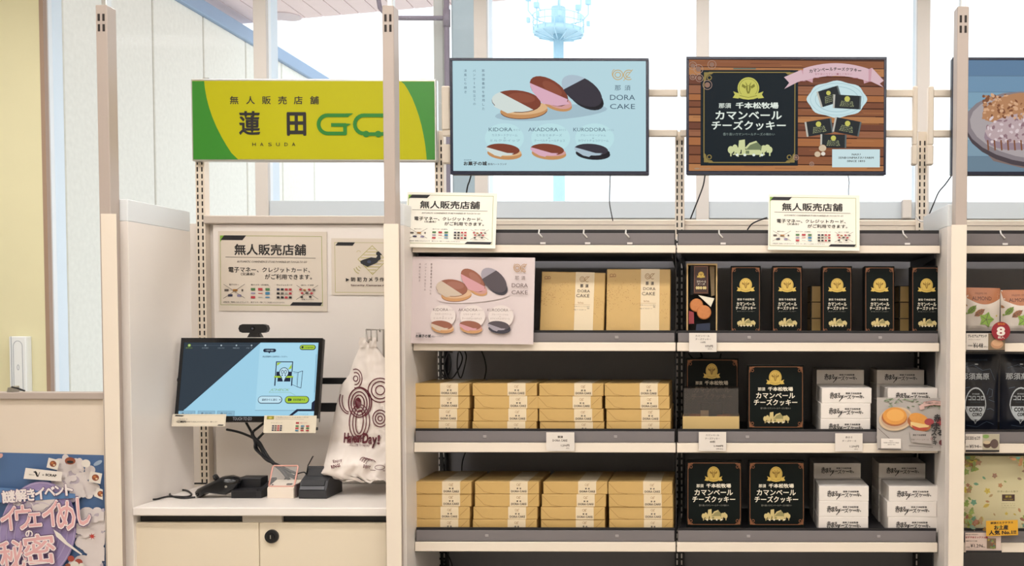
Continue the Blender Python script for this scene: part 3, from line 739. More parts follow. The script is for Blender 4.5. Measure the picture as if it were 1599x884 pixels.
def D2(a):
    a.push((103, 270, 970, 765), (0, 0, 1000, 560))
    br = [scr('wood%d' % i, c) for i, c in enumerate(('#8a5638', '#7a4a33', '#a3683f', '#936045', '#6d4130', '#b0794c'))]
    seams = [(270,300),(304,338),(342,378),(384,420),(424,450),(455,478),(484,512),(518,545),(550,577),(582,610),(616,650),(655,690),(696,730),(735,766)]
    for i, (y0, y1) in enumerate(seams):
        a.poly([(103,y0),(970,y0+8),(970,y1+8),(103,y1)], br[(i*5) % 6])
        for q in range(9):
            x = 103 + (q*137+i*61) % 820; yy = y0+4+((q*7+i*3) % max(4, y1-y0-8)); a.line([(x,yy),(x+70+q*7,yy+1)], 1.6, br[(i*5+2+q) % 6])
    a.line([(600,270),(720,262)], 3, br[1])
    a.rect(155, 318, 588, 742, scr('deep', '#0c1a22'))
    M = dict(gold=scr('medal', '#c3c05e'), gold_d=scr('medal_d', '#7d7a30'), copper=scr('frame', '#8c7a45'), text=scr('wtext', '#dfe8de'), farm=scr('farm', '#c9cf9a'), farm_d=scr('farm_d', '#6f7b5a'), dim=scr('wdim', '#8c9c96'))
    camembert(a, (158, 316, 584, 740), M)
    pale = scr('bubble', '#a5897c')
    for (x, y, r) in ((120,300,17),(145,315,20),(205,295,18),(185,385,20),(120,350,12),(150,355,16),(580,706,11),(650,735,9)): a.ring(x, y, r, r, 2.5, pale); a.ell(x, y, r*.6, r*.6, scr('bubble2', '#8f6f60'))
    # ribbon banner
    pk, pk2, rb = scr('ribbon', '#d4b4bb'), scr('ribbon2', '#a8727c'), scr('ribbon3', '#c79aa4')
    a.poly([(525,350),(600,318),(655,330),(652,375),(620,362),(585,372),(527,402),(548,375)], pk); a.poly([(968,365),(915,308),(872,325),(880,378),(910,368),(968,395),(950,378)], pk)
    a.poly([(600,318),(655,330),(652,375),(620,362)], rb); a.poly([(915,308),(872,325),(880,378),(910,368)], rb)
    top = [(x, 292 - 0 + 14*((x-753)/140)**2*1.6 - 4) for x in range(610, 901, 29)]; bot = [(x, y+56) for x, y in reversed(top)]
    a.poly(top+bot, pk)
    for x, y in bot[::2]: a.line([(x-12,y),(x+12,y+1)], 2, pk2)
    for i, ch in enumerate('カマンベールチーズクッキー'):
        x = 637+i*18; y = 319 + 10*((x-753)/120)**2 - 5
        a.text(ch, x, y-7 if ch != 'ー' else y-1, x+14, y+7 if ch != 'ー' else y+1.5, ink, 0.04)
    for i, ch in enumerate('香り高いカマンベールの味わい'): a.text(ch, 662+i*12, 332, 671+i*12, 341, pk2, 0, 1)
    # plate and packets
    pl, pl2 = scr('plate', '#c3dce0'), scr('plate2', '#93b3bb')
    n = 24; a.poly([(760+131*(1+0.03*math.cos(8*i*math.pi*2/48))*math.cos(i*2*math.pi/48), 448+80*(1+0.04*math.cos(8*i*math.pi*2/48))*math.sin(i*2*math.pi/48)) for i in range(48)], pl)
    a.ring(760, 448, 96, 56, 2, pl2); a.ring(760, 448, 118, 71, 1.5, pl2)
    pkt, pke = scr('packet', '#23282b'), scr('packet_edge', '#b9b7ad')
    def packet(cx, cy, wd, hh, rot):
        r = math.radians(rot); f = lambda x, y: (cx+x*math.cos(r)-y*math.sin(r), cy+x*math.sin(r)+y*math.cos(r))
        a.poly([f(-wd,-hh), f(wd,-hh), f(wd,hh), f(-wd,hh)], pkt); a.poly([f(-wd,-hh), f(-wd+8,-hh), f(-wd+8,hh), f(-wd,hh)], pke); a.poly([f(wd-7,-hh), f(wd,-hh), f(wd,hh), f(wd-7,hh)], scr('packet_edge2', '#5b6464'))
        x_, y_ = f(0, -hh*.45); a.ell(x_, y_, wd*.2, wd*.2, M['gold'], n=14)
        for q in range(4): xq, yq = f(0, -hh*.05+q*hh*.22); a.text('カマンベールチーズ'[:6+q % 2], xq-wd*.42-q*2, yq-hh*.08, xq+wd*.42+q*2, yq+hh*.08, M['farm'], 0.03, 1, rot)
    packet(727, 436, 50, 36, -17); packet(805, 460, 62, 30, 3); packet(681, 573, 60, 33, -9); packet(805, 570, 60, 33, 11); packet(745, 634, 58, 30, 1)
    for (x, y, r) in ((697,665,17),(675,692,14),(700,690,10)): a.ell(x, y, r, r*.9, scr('cookie%d' % (x % 2), '#cdb89c' if x % 2 else '#e0d8cc')); a.ring(x, y, r, r*.9, 1.5, scr('woodr', '#8a6a50'))
    a.rect(740, 670, 952, 750, scr('note', '#c6dde0'))
    a.text('NASU', 828, 689, 866, 697, ink, 0.03, 1); a.text('SENBONMATSU FARM', 768, 703, 924, 712, ink, 0.03, 1); a.text('SINCE 1893', 806, 718, 886, 727, ink, 0.03, 1)
    a.rect(300, 312, 400, 317, scr('frame_tab', '#4c6b66')); a.text('※画像はイメージです', 128, 753, 200, 761, M['dim'], 0, 1)
    a.pop()
def D3(a):
    a.push((1352, 268, 2230, 768), (0, 0, 1000, 560))
    for i, c in enumerate(('#5f7d9b', '#6f90ab', '#7b9db2', '#87a7b4', '#93adb8', '#7e98a8', '#6a8090')):
        a.rect(1352, 268+i*72, 2230, 340+i*72, scr('sky%d' % i, c))
        a.line([(1352,340+i*72),(2230,336+i*72)], 3, scr('skyline', '#5c7488'))
    sh, pl, pl2 = scr('plateshade', '#4a4146'), scr('plate3', '#a89fa0'), scr('plate4', '#857c80')
    a.poly([(1420,600),(1530,720),(1700,760),(2100,765),(2100,700),(1500,620)], scr('woodtable', '#7d6b66'))
    a.ell(1710, 590, 312, 160, sh, 6); a.ell(1715, 570, 318, 160, pl2, 6); a.ell(1720, 566, 300, 145, pl, 6)
    cr, cr2, sg = scr('crumble', '#b0805c'), scr('crumble2', '#7d4f36'), scr('sugar', '#b7a2a4')
    a.ell(1600, 480, 128, 56, cr, -18); a.ell(1660, 590, 175, 78, scr('pastry', '#94808a'), -8); a.ell(1660, 570, 168, 66, sg, -8)
    rr = random.Random(4)
    for i in range(130):
        x, y = rr.uniform(1480, 1720), rr.uniform(425, 530); a.ell(x, y, rr.uniform(6, 13), rr.uniform(4, 8), (cr, cr2, scr('crumble3', '#d1a582'))[i % 3], rr.uniform(0, 180), n=7)
    for i in range(90): a.ell(rr.uniform(1500, 1800), rr.uniform(530, 640), rr.uniform(6, 14), rr.uniform(4, 9), (sg, scr('sugar2', '#8d7077'), scr('sugar3', '#d4c4c6'))[i % 3], rr.uniform(0, 180), n=7)
    for i in range(8): a.line([(1500+i*30,630),(1504+i*30,672)], 7, cr2)
    a.pop()
tv(703, 1013, 91, 273, 'wall screen showing three half-dipped pancake sandwiches on pale blue', D1, scr('blue_bg', '#b3d3dc'))
tv(1071.5, 1384, 89, 273, 'wall screen showing the cheese cookie box on brown planks', D2, scr('brown_bg', '#4b2c20'))
tv(1486, 1798, 90, 274, 'wall screen showing a crumble cake on a plate, beyond the last post', D3, scr('grey_bg', '#7f9bb0'))
# rails that carry the screens
def rail(pxa, pxb, label, br):
    Y = 3.735; t = thing('screen_mount', label, 'mount', (X(pxa, 170, Y), Y, Z(213, Y)), group='rails behind the screens'); L = X(pxb, 170, Y)-X(pxa, 170, Y)
    for (p0, p1) in ((139, 150), (202, 213)): MB().box(0, L, 0.0, 0.02, Z(p1, Y)-Z(213, Y), Z(p0, Y)-Z(213, Y), cream, 0.003).build('bar', t)
    for (q0, q1, r0, r1) in br:
        x0, x1 = X(q0, 190, Y)-t.location.x, X(q1, 190, Y)-t.location.x
        MB().box(x0, x1, -0.006, 0.024, Z(r1, Y)-Z(213, Y), Z(r0, Y)-Z(213, Y), cream, 0.004).build('bracket', t)
rail(690, 1058, 'cream rails holding the pancake sandwich screen', [(690, 703, 135, 204), (690, 703, 226, 256)])
rail(1062, 1430, 'cream rails holding the cheese cookie screen', [(1425, 1432.5, 134, 226), (1424, 1433, 226, 257)])
rail(1451, 1810, 'cream rails holding the crumble cake screen', [(1449, 1458, 134, 226), (1447, 1458, 226, 257)])

# ------------------------------------------------------------------ gold cake boxes lying in stacks
YG = 3.335
def gold_box(label, wd=0.2135, d=0.235, h=0.0415):
    t = thing('cake_box', label, 'box')
    MB().box(-wd/2, wd/2, 0, d, 0, h, gold_paper, 0.0015).build('box', t)
    bx0, bx1 = -wd/2+wd*0.545, -wd/2+wd*0.825
    MB().box(bx0, bx1, -0.0005, d*0.9, 0.0012, h+0.0005, band_m).build('paper_band', t)
    a = Art((110, 288, 605, 382), wd, h, y=-0.0007)
    a.ring(440, 311, 7, 8, 1.8, gold_ink); a.ring(458, 311, 7, 8, 1.8, gold_ink, a0=60, a1=300); a.line([(448,322),(466,300)], 1.5, gold_ink)
    a.text('那', 434, 334, 446, 345, ink2, 0.05); a.text('須', 456, 334, 468, 345, ink2, 0.05)
    a.text('DORA CAKE', 392, 353, 510, 368, ink2, 0.03)
    a.build('lettering', t)
    for pts in ([(113,295),(182,366),(260,381)], [(530,352),(590,295)]):
        a = Art((110, 288, 605, 382), wd, h, y=-0.0002); a.line(pts, 2.2, gold_line); a.build('fold_crease', t)
    return t
ref = None
ORD = ['first', 'second', 'third', 'last']; LY = ['topmost', 'second down', 'third down', 'lowest']
STK = {2: [[(632.5,733),(632,733),(631,731),(630,731)], [(737.5,838),(741,840),(739.5,839),(737.5,838)], [(842.5,941.5),(840.5,939),(842.5,941.5),(843.5,942.5)], [(945,1043.5),(946,1044.5),(948,1046),(948,1046)]],
       3: [[(636,736),(635.5,735.5),(633.5,733),(633,733)], [(741,841.5),(741,841.5),(739,839),(738.5,838)], [(849,947.5),(846.5,945.5),(845,944),(845,944)], [(950.5,1049),(951.5,1050),(951.5,1050.5),(951.5,1050.5)]]}
for k in (2, 3):
    for si, stx in enumerate(STK[k]):
        for li, (q0, q1) in enumerate(stx):
            lb = 'gold wrapped cake box, %s of the %s stack from the kiosk, %s shelf' % (LY[li], ORD[si], LNAME[k])
            yy = LEV[k][4]-20*(3-li); x0, x1 = X(q0, yy, YG), X(q1, yy, YG)
            loc = ((x0+x1)/2, YG+0.001*((li*7+si*3) % 4), zs(k)+0.0002+(3-li)*0.0423); g = 'gold cake boxes stacked on the %s shelf' % LNAME[k]
            if ref is None: ref = gold_box(lb); ref.location = loc; ref['group'] = g
            else: dup(ref, lb, loc, group=g)

# standing gold gift boxes
def gift_box(label, px0, px1, py0, lean, yaw, seed):
    wd = W(px1-px0, 3.36); h = W(516-py0+8, 3.36)
    t = thing('gift_box', label, 'box', (X((px0+px1)/2, 500, 3.36), 3.365, zs(1)+0.006), (math.radians(-lean), math.radians(yaw), 0), 'standing gold gift boxes')
    MB().box(-wd/2, wd/2, 0, 0.045, 0, h, gold_paper, 0.002).build('box', t)
    MB().box(-wd/2+wd*0.535, -wd/2+wd*0.83, -0.0006, 0.0455, 0.001, h+0.0004, band_m).build('paper_band', t)
    a = Art((95, 455, 405, 740), wd, h, y=-0.0009)
    a.ring(293, 488, 11, 12, 2.4, gold_ink); a.ring(293, 488, 5, 6, 2, gold_ink); a.ring(318, 488, 11, 12, 2.4, gold_ink, a0=60, a1=300); a.line([(302,500),(328,474)], 2, gold_ink)
    a.text('那', 285, 512, 299, 527, ink2, 0.04); a.text('須', 310, 512, 324, 527, ink2, 0.04)
    a.text('DORA', 273, 537, 333, 550, ink2, 0.0); a.text('CAKE', 267, 558, 331, 573, ink2, 0.0)
    a.text('Nasu Pancake', 276, 594, 304, 603, gold_ink, 0, 1); a.text('那須のおいしいどら焼き', 258, 614, 334, 619, ink2, 0, 1); a.text('5個入り カスタード', 256, 629, 318, 635, ink2, 0, 1); a.text('個装', 322, 621, 333, 628, ink2, 0, 1)
    a.line([(252,608),(336,608)], 0.8, gold_ink)
    a.build('lettering', t)
    a = Art((95, 455, 405, 740), wd, h, y=-0.0003); rr = random.Random(seed)
    a.ring(118, 484, 8, 6, 3, gold_ink); a.ring(132, 484, 6, 6, 3, gold_ink); a.line([(108,492),(140,490)], 2, gold_ink)
    for i in range(130):
        u = rr.random(); x = 96+rr.random()**1.5*150; y = 525+ (x-96)*-0.15 + rr.gauss(50, 36)
        if 500 < y < 650: a.ell(x, y, rr.uniform(1, 2.6), rr.uniform(.8, 1.6), gold_ink, rr.uniform(0, 180), n=5)
    for i in range(28): a.ell(rr.uniform(356, 400), rr.uniform(560, 680), 1.8, 1.1, gold_ink, rr.uniform(0, 180), n=5)
    a.text('NASU DORA CAKE', 122, 706, 232, 720, mat('gold_soft', '#cfab68', 0.5), 0, 1)
    a.build('gold_speckle', t)['kind'] = 'stuff'
    return t
gift_box('gold gift box standing next to the pancake poster, leaning slightly', 842, 942, 428, 7, 1.2, 3)
gift_box('slightly taller gold gift box standing nearest the middle upright', 946, 1046, 423, 7, 0.2, 5)

# ------------------------------------------------------------------ dark green cookie boxes
dark_side = mat('dark_card_side', '#0b0c0e', 0.45, spec=0.2)
def small_cookie(label, px0, px1):
    wd = W(px1-px0, 3.35); h = W(523-416.5, 3.35)
    t = thing('cookie_box', label, 'box', (X((px0+px1)/2, 470, 3.35), 3.352, zs(1)+0.0034), (math.radians(-3), 0, 0), 'slim dark cookie boxes on the upper shelf')
    MB().box(-wd/2, wd/2, 0, 0.05, 0, h, dark_side, 0.0012).box(-wd/2+0.0015, wd/2-0.0015, -0.0004, 0, 0.0015, h-0.0015, deep).build('box', t)
    a = Art((0, 0, 280, 600), wd, h, y=-0.0006); camembert(a, (0, 0, 280, 600), MP, small=True); a.build('printed_front', t)
    return t
nm5 = ['nearest the opened sample box', 'second from the opened sample box', 'in the middle of the five', 'second from the last post', 'nearest the last post']
s0 = None
for i, (q0, q1) in enumerate(((1141, 1188), (1206, 1253), (1284, 1331), (1350.5, 1397.5), (1424, 1471))):
    lb = 'slim dark green cookie box with gold medallion, ' + nm5[i]
    if s0 is None: s0 = small_cookie(lb, q0, q1)
    else: dup(s0, lb, (X((q0+q1)/2, 470, 3.35), 3.352, zs(1)+0.0034))
# spare boxes lying behind them
def spare(label, x, y, z):
    t = thing('spare_box', label, 'box', (x, y, z), group='spare cookie boxes lying behind the standing ones')
    MB().box(-0.05, 0.05, 0, 0.12, 0, 0.0545, gold_paper, 0.001).box(-0.0503, 0.0503, -0.0003, 0.1203, 0.0535, 0.0555, dark_side).build('box', t)
    MB().box(-0.0503, -0.046, -0.0006, 0.0, 0.001, 0.0535, dark_side).box(0.046, 0.0503, -0.0006, 0.0, 0.001, 0.0535, dark_side).build('corner', t)
    return t
sb = None
for ci, (pc, nn) in enumerate(((1283, 'behind the middle cookie box'), (1421, 'behind the cookie box nearest the last post'))):
    for li in range(3):
        lb = 'gold sided spare box with dark lid, %s %s' % (nn, ('lowest', 'middle', 'topmost')[li]); lc = (X(pc, 470, 3.48)+0.012, 3.48, zs(1)+0.0005+li*0.0562)
        if sb is None: sb = spare(lb, *lc)
        else: dup(sb, lb, lc)
# opened sample box
def sample_box():
    wd = W(48, 3.35); h = W(523-413, 3.35); d = 0.045; kraft = mat('kraft_edge', '#c0a06c', 0.6, noise=0.05)
    t = thing('sample_box', 'opened tall sample box with two round cookies, beside the middle upright', 'box', (X(1096, 470, 3.35), 3.352, zs(1)+0.0034), (math.radians(-3), 0, 0))
    mb = MB(); mb.box(-wd/2, wd/2, d-0.002, d, 0, h, dark_side); e = 0.0045
    mb.box(-wd/2, -wd/2+e, 0, d-0.002, 0, h, kraft); mb.box(wd/2-e, wd/2, 0, d-0.002, 0, h, kraft); mb.box(-wd/2+e, wd/2-e, 0, d-0.002, h-e, h, kraft); mb.box(-wd/2+e, wd/2-e, 0, d-0.002, 0, e, kraft)
    mb.build('box', t)
    # source zoom: x 98..260 y 405..740(+)
    f = lambda x: (x-179)/162*wd; g = lambda y: (755-y)/350*h
    m = MB(); m.box(f(118), f(134), 0.004, 0.012, g(560), g(412), dark_side); m.build('packet', t)
    m = MB(); m.box(f(134), f(214), 0.004, 0.03, g(556), g(414), mat('brown_card', '#3a201c', 0.5), 0.001); cb = m.build('inner_box', t)
    a = Art((134, 414, 214, 556), f(214)-f(134), g(414)-g(556), y=0.0036); co = MP['copper']
    a.line([(140,420),(208,420),(208,550),(140,550)], 2, co, closed=True); cow_medal(a, 174, 460, 15, MP); a.text('カマンベール', 152, 489, 200, 500, ltext, 0.02, 1); a.text('チーズ', 156, 503, 194, 511, ltext, 0.02, 1)
    for x in (152, 162, 174, 188, 197): a.ell(x, 526, 6, 8, farm_m, n=8)
    o = a.build('printed_label', cb, ((f(134)+f(214))/2, 0, g(556)))
    ck = mat('baked_cookie', '#c07a45', 0.7, noise=0.15, scale=90, bump=0.3)
    for (x, y, r, yy) in ((150, 612, 36, 0.010), (190, 648, 38, 0.004)):
        m = MB(); rr = r/162*wd; m.tube([(0,0,0),(0,0.003,0),(0,0.008,0)], [rr*0.86, rr, rr], ck, 28); m.build('cookie', t, (f(x), yy, g(y)))
    ch = mat('white_cheese', '#ddd6c2', 0.5); MB().prism([(f(160), g(562)), (f(244), g(578)), (f(226), g(620))], 0.002, 0.02, ch).build('cheese_wedge', t)
    MB().prism([(f(110), g(640)), (f(136), g(648)), (f(138), g(704)), (f(110), g(706))], 0.003, 0.009, mat('red_packet', '#8c3038', 0.4)).build('packet', t)
    MB().prism([(f(150), g(706)), (f(222), g(700)), (f(222), g(738)), (f(146), g(740))], 0.012, 0.02, mat('navy_packet', '#1e2b45', 0.35)).build('packet', t)
    MB().prism([(f(218), g(414)), (f(246), g(414)), (f(246), g(560)), (f(228), g(565))], 0.022, 0.03, mat('tan_shred', '#8d7a5c', 0.8, noise=0.2, scale=200)).build('shredded_paper', t)
sample_box()

def big_cookie(label, px0, px1, py0, k, lean=3, d=0.055, Y=3.352):
    wd = W(px1-px0, Y); h = W(LEV[k][4]-py0, Y)
    t = thing('large_cookie_box', label, 'box', (X((px0+px1)/2, py0+50, Y), Y, zs(k)+0.0036), (math.radians(-lean), 0, 0), 'large dark green cookie boxes')
    MB().box(-wd/2, wd/2, 0, d, 0, h, dark_side, 0.0012).box(-wd/2+0.0015, wd/2-0.0015, -0.0004, 0, 0.0015, h-0.0015, deep).build('box', t)
    MB().box(-wd/2+0.003, wd/2-0.003, 0.004, d-0.004, h, h+0.0006, mat('box_top_olive', '#4a4740', 0.4)).build('lid', t)  # paler top sheet: light on the box top put into its colour
    a = Art((0, 0, 426, 480), wd, h, y=-0.0006); camembert(a, (0, 0, 426, 452), MP); a.build('printed_front', t)
    return t
big_cookie('large dark green cookie box on the middle shelf', 1167.5, 1255.5, 572, 2)
big_cookie('large dark green cookie box behind the covered tray on the middle shelf', 1071, 1153, 569, 2, lean=3, Y=3.50, d=0.05)
big_cookie('large dark green cookie box on the lower shelf beside the middle upright', 1071.5, 1158.5, 723, 3)
big_cookie('large dark green cookie box on the lower shelf beside the white boxes', 1168.5, 1257, 723, 3)
# covered tray
def tray():
    Y = 3.352; x0, x1 = X(1066, 660, Y), X(1154.5, 660, Y); wd = x1-x0
    t = thing('display_tray', 'cream sample tray under a clear dusty cover on the middle shelf', 'tray', ((x0+x1)/2, Y, zs(2)+0.0005))
    tan = mat('tan_card', '#c9ad74', 0.55, noise=0.03); zt_ = Z(650.5, Y)-zs(2); zc_ = Z(607, Y)-zs(2); d = 0.12
    MB().box(-wd/2, wd/2, 0, 0.003, 0, zt_, tan, 0.001).box(-wd/2, wd/2, d-0.003, d, 0, zt_, tan).box(-wd/2, -wd/2+0.003, 0.003, d-0.003, 0, zt_, tan).box(wd/2-0.003, wd/2, 0.003, d-0.003, 0, zt_, tan).box(-wd/2+0.003, wd/2-0.003, 0.003, d-0.003, 0, 0.003, tan).build('tray', t)
    mb = MB(); tk = 0.0012
    mb.box(-wd/2+0.003, wd/2-0.003, 0.004, 0.004+tk, zt_-0.004, zc_, film); mb.box(-wd/2+0.003, wd/2-0.003, d-0.005, d-0.004, zt_-0.004, zc_, film)
    mb.box(-wd/2+0.003, wd/2-0.003, 0.004+tk, d-0.005, zc_-tk, zc_, film); mb.box(-wd/2+0.003, -wd/2+0.004, 0.004+tk, d-0.005, zt_-0.004, zc_-tk, film); mb.box(wd/2-0.004, wd/2-0.003, 0.004+tk, d-0.005, zt_-0.004, zc_-tk, film)
    mb.build('clear_cover', t)
    ck = mat('baked_cookie', '#c07a45')
    for x in (-0.05, 0.04): 
        MB().tube([(0,0,0),(0,0.0,0.006),(0,0,0.009)], [0.026, 0.027, 0.024], ck, 24).build('cookie', t, (x, 0.045, zt_-0.006))
    MB().box(-0.085, 0.085, 0.02, 0.10, 0.003, zt_-0.008, mat('brown_card', '#3a201c'), 0.002).build('inner_box', t)
    MB().box(-0.036, 0.038, 0.03, 0.06, zt_-0.008, zt_+0.042, dark_side, 0.002).build('packet', t)
    MB().box(-0.036, -0.008, 0.022, 0.029, zt_-0.008, zt_+0.018, band_m, 0.001).build('packet', t)
tray()

# ------------------------------------------------------------------ white cheesecake boxes
wbox = mat('white_card_box', '#e4ddd6', 0.5, noise=0.02, scale=10)
def white_box(label):
    wd, d, h = 0.1655, 0.160, 0.0515
    t = thing('cheesecake_box', label, 'box')
    MB().box(-wd/2+0.001, wd/2-0.001, 0.001, d-0.001, 0, h-0.003, wbox).build('base', t)
    MB().box(-wd/2, wd/2, 0, d, 0.0012, h, wbox, 0.0012).build('lid', t)
    a = Art((110, 315, 480, 428), wd, h, y=-0.0004)
    for ch, x0, y0, x1, y1 in (('赤', 170, 346, 204, 394), ('ま', 204, 352, 228, 390), ('る', 228, 352, 250, 386), ('チ', 248, 368, 280, 398), ('ー', 280, 374, 300, 379), ('ズ', 300, 364, 330, 396), ('ケ', 332, 368, 362, 394), ('ー', 364, 376, 386, 381), ('キ', 386, 366, 416, 392)):
        a.text(ch, x0, y0, x1, y1, ink, 0.035 if ch in '赤まる' else 0.02, 2, -3 if ch in '赤まる' else 0)
    a.line([(262,372),(256,392),(240,412)], 5, ink); a.ell(420, 384, 4, 4, ink, n=8)
    a.text('那須 千本松牧場', 288, 348, 404, 360, ink, 0.04, 1)
    a.build('lettering', t)
    return t
wb = None
for k in (2, 3):
    for ci, col in enumerate((((1283, 1361), (1281.5, 1360), (1281, 1360)), ((1386, 1464), (1384, 1462), (1386, 1465))) if k == 2 else (((1279.5, 1358), (1279.5, 1357.5), (1279, 1357.5)), ((1389, 1467), (1386, 1465), (1388, 1466)))):
        for li, (q0, q1) in enumerate(col):
            lb = 'white cheesecake box, %s in the front stack %s the post, %s shelf' % (('topmost', 'middle', 'lowest')[li], ('away from', 'beside')[ci], LNAME[k])
            loc = ((X(q0, 620, 3.338)+X(q1, 620, 3.338))/2, 3.338, zs(k)+0.0003+(2-li)*0.0518)
            g = 'white cheesecake boxes on the %s shelf' % LNAME[k]
            if wb is None: wb = white_box(lb); wb.location = loc; wb['group'] = g
            else: dup(wb, lb, loc, group=g)
        q0 = ((1275, 1369), (1271, 1373))[k-2][ci]
        for li in range(4):
            lb = 'white cheesecake box, %s in the rear stack %s the post, %s shelf' % (('lowest', 'second up', 'third up', 'topmost')[li], ('away from', 'beside')[ci], LNAME[k])
            dup(wb, lb, (X(q0, 620, 3.515)+0.0828, 3.515, zs(k)+0.0003+li*0.0518), group='white cheesecake boxes on the %s shelf' % LNAME[k])

# ------------------------------------------------------------------ price cards and notices on the shelf lips
def price_card(label, px0, px1, py0, py1, lines, Y=3.296, rot=0, h_extra=0, bgm=None, art=None, src=None):
    wd, h = W(px1-px0, Y), W(py1-py0, Y)
    t = thing('price_card', label, 'card', (X((px0+px1)/2, py1, Y), Y, Z(py1, Y, (px0+px1)/2)), (0, math.radians(rot), 0), 'price cards on the shelf lips')
    MB().box(-wd/2, wd/2, 0, 0.0012, 0, h, bgm or mat('card_white', '#ddd5cc', 0.4)).build('card', t)
    MB().box(-wd/2-0.001, wd/2+0.001, 0.0013, 0.008, 0.004, h*0.75, acrylic).build('card_holder', t)
    a = Art(src or (px0, py0, px1, py1), wd, h, y=-0.0002)
    for l in lines: a.text(l[0], *l[1:5], l[6] if len(l) > 6 else ink2, l[5] if len(l) > 5 else 0.02, 1)
    if art: art(a)
    a.build('lettering', t)
price_card('white price card reading DORA CAKE under the gold stacks', 853, 897, 675, 704.5, [('那須', 871, 680.5, 879, 684, .05), ('DORA CAKE', 863, 686, 886, 689.5, .03), ('1,296円', 876, 694, 889, 697.5, .04), ('(税込)', 884, 699, 889, 701)])
price_card('white price card under the opened sample box', 1076, 1119, 520, 549.5, [('カマンベール', 1086, 523, 1108, 526.5), ('チーズクッキー', 1086, 528, 1110, 531.5), ('18枚', 1094, 533, 1102, 536), ('972円', 1101, 539, 1113, 542.5, .04), ('(税込)', 1105, 544, 1112, 546)])
price_card('white price card under the covered sample tray', 1091, 1134, 674.5, 704.5, [('カマンベール', 1102, 678, 1123, 681), ('チーズクッキー', 1101, 683, 1124, 686.5), ('48枚', 1108, 688, 1117, 691.5), ('1,944円', 1115, 695, 1129, 698, .04), ('(税込)', 1118, 700, 1129, 702)])
price_card('white price card under the white cheesecake stack', 1304, 1347, 676.5, 705, [('赤まる', 1320, 681, 1331, 684.5), ('チーズケーキ', 1315, 687, 1337, 690), ('1,296円', 1327, 695.5, 1341, 699, .04), ('(税込)', 1334, 700.5, 1340, 702.5)])

olive = mat('olive_line', '#8f9a3f', 0.5); g_red, g_blue, g_green, g_org, g_nav = mat('p_red', '#b0343f', .5), mat('p_blue', '#3f7fa3', .5), mat('p_green', '#4d7a4a', .5), mat('p_orange', '#b07a33', .5), mat('p_navy', '#2d2f4d', .5)
def notice_art(a):
    # zoom frame 340..520 x 360..490 at 6.8x
    a.line([(36,60),(1110,62),(1116,790),(36,788)], 5, olive, closed=True)
    a.poly([(36,60),(80,60),(36,130)], mat('p_lime', '#7aa83a', .5)); a.poly([(78,56),(312,56),(272,106),(40,106)], navy_black); a.poly([(800,756),(1116,756),(1096,792),(768,792)], navy_black)
    a.text('無人販売店舗', 188, 148, 942, 262, ink, 0.03, 3)
    a.line([(92,285),(1044,290)], 5, ink2)
    a.text('AUTOMATIC CONVENIENCE STORE POWERED BY TOUCH TO GO', 212, 321, 955, 343, ink2, 0.02, 1, slant=0.3)
    a.text('電子マネー、', 122, 390, 440, 445, ink, 0.02); a.text('クレジットカード、', 480, 392, 985, 442, ink, 0.02); a.text('（交通系）', 252, 448, 398, 478, ink, 0.03, 1); a.text('がご利用できます。', 508, 462, 1005, 516, ink, 0.02)
    for t_, x0, x1 in (('電子マネー', 128, 228), ('電子マネー(交通系)', 360, 548), ('クレジットカード', 630, 798), ('QRコード決済', 888, 1024)): a.text(t_, x0, 567, x1, 584, ink, 0.03, 1)
    def chip(cx, cy, wd, hh, m): a.rect(cx-wd/2, cy-hh/2, cx+wd/2, cy+hh/2, m)
    for cx, cy, wd, m in ((100,634,44,ink2), (192,634,50,g_org), (268,634,18,ink2), (140,688,48,g_nav), (235,690,44,mat('p_lil', '#8d86a6'))): chip(cx, cy, wd, 24, m)
    for i, m in enumerate((g_green, g_red, g_green, mat('p_lil', '#8d86a6'), g_red, g_blue, g_red, mat('p_gry', '#a7a49a', .5), g_blue)): chip(382+(i % 3)*77, 622+(i//3)*42, 46, (26, 26, 26, 14, 8, 28, 24, 6, 14)[i], m)
    for i in range(12): chip(650+(i % 4)*43, 622+(i//4)*42, 30, 22, (g_nav, navy_black, g_red, g_red, navy_black, ink2, mat('p_gry', '#a7a49a'), g_red, ink, ink, g_red, navy_black)[i])
    for cx, cy, m in ((888,622,g_red), (932,628,g_org), (980,622,g_red), (1030,626,ink2), (905,660,g_red), (955,660,ink2), (1005,660,g_red), (900,700,ink), (992,698,ink)): a.ell(cx, cy, 16, 11, m, n=10)
    for x0, x1, o in ((75, 298, 0), (848, 1075, 6)):
        a.line([(x0,572+o),(x1,716+o)], 4, ink2); a.line([(x1,570+o),(x0-4,722+o)], 4, ink2)
    a.text('各種プリペイド', 900, 720, 1030, 734, ink, 0.02, 1)
    a.text('※現金等ご使用になれませんので', 70, 750, 335, 768, ink, 0.02, 1); a.text('電子マネー等にてご利用いただけません', 362, 752, 722, 768, ink, 0.02, 1)
def notice(label, px0, px1, py0, py1, Y, rot, src, matn, foot=False, art=notice_art):
    wd, h = W(px1-px0, Y), W(py1-py0, Y); c = P((px0+px1)/2, py1, Y)
    t = thing('framed_notice', label, 'notice', c, rot, 'notices about the unmanned shop')
    MB().box(-wd/2, wd/2, 0, 0.0015, 0, h, matn).build('card', t)
    e = 0.0
    MB().box(-wd/2-e, wd/2+e, 0.0016, 0.0035, -e, h+e, acrylic, 0.0005).build('acrylic_back', t)
    if foot: MB().box(-wd/2, wd/2, 0.0036, 0.0065, 0.0, h*0.3, acrylic).build('acrylic_foot', t)
    a = Art(src, wd, h, y=-0.0003); art(a); a.build('printed_notice', t)
    return t
np_ = mat('notice_paper', '#eae6da', 0.5, noise=0.02, scale=20); np2 = mat('notice_paper_pale', '#ddd8c8', 0.5)
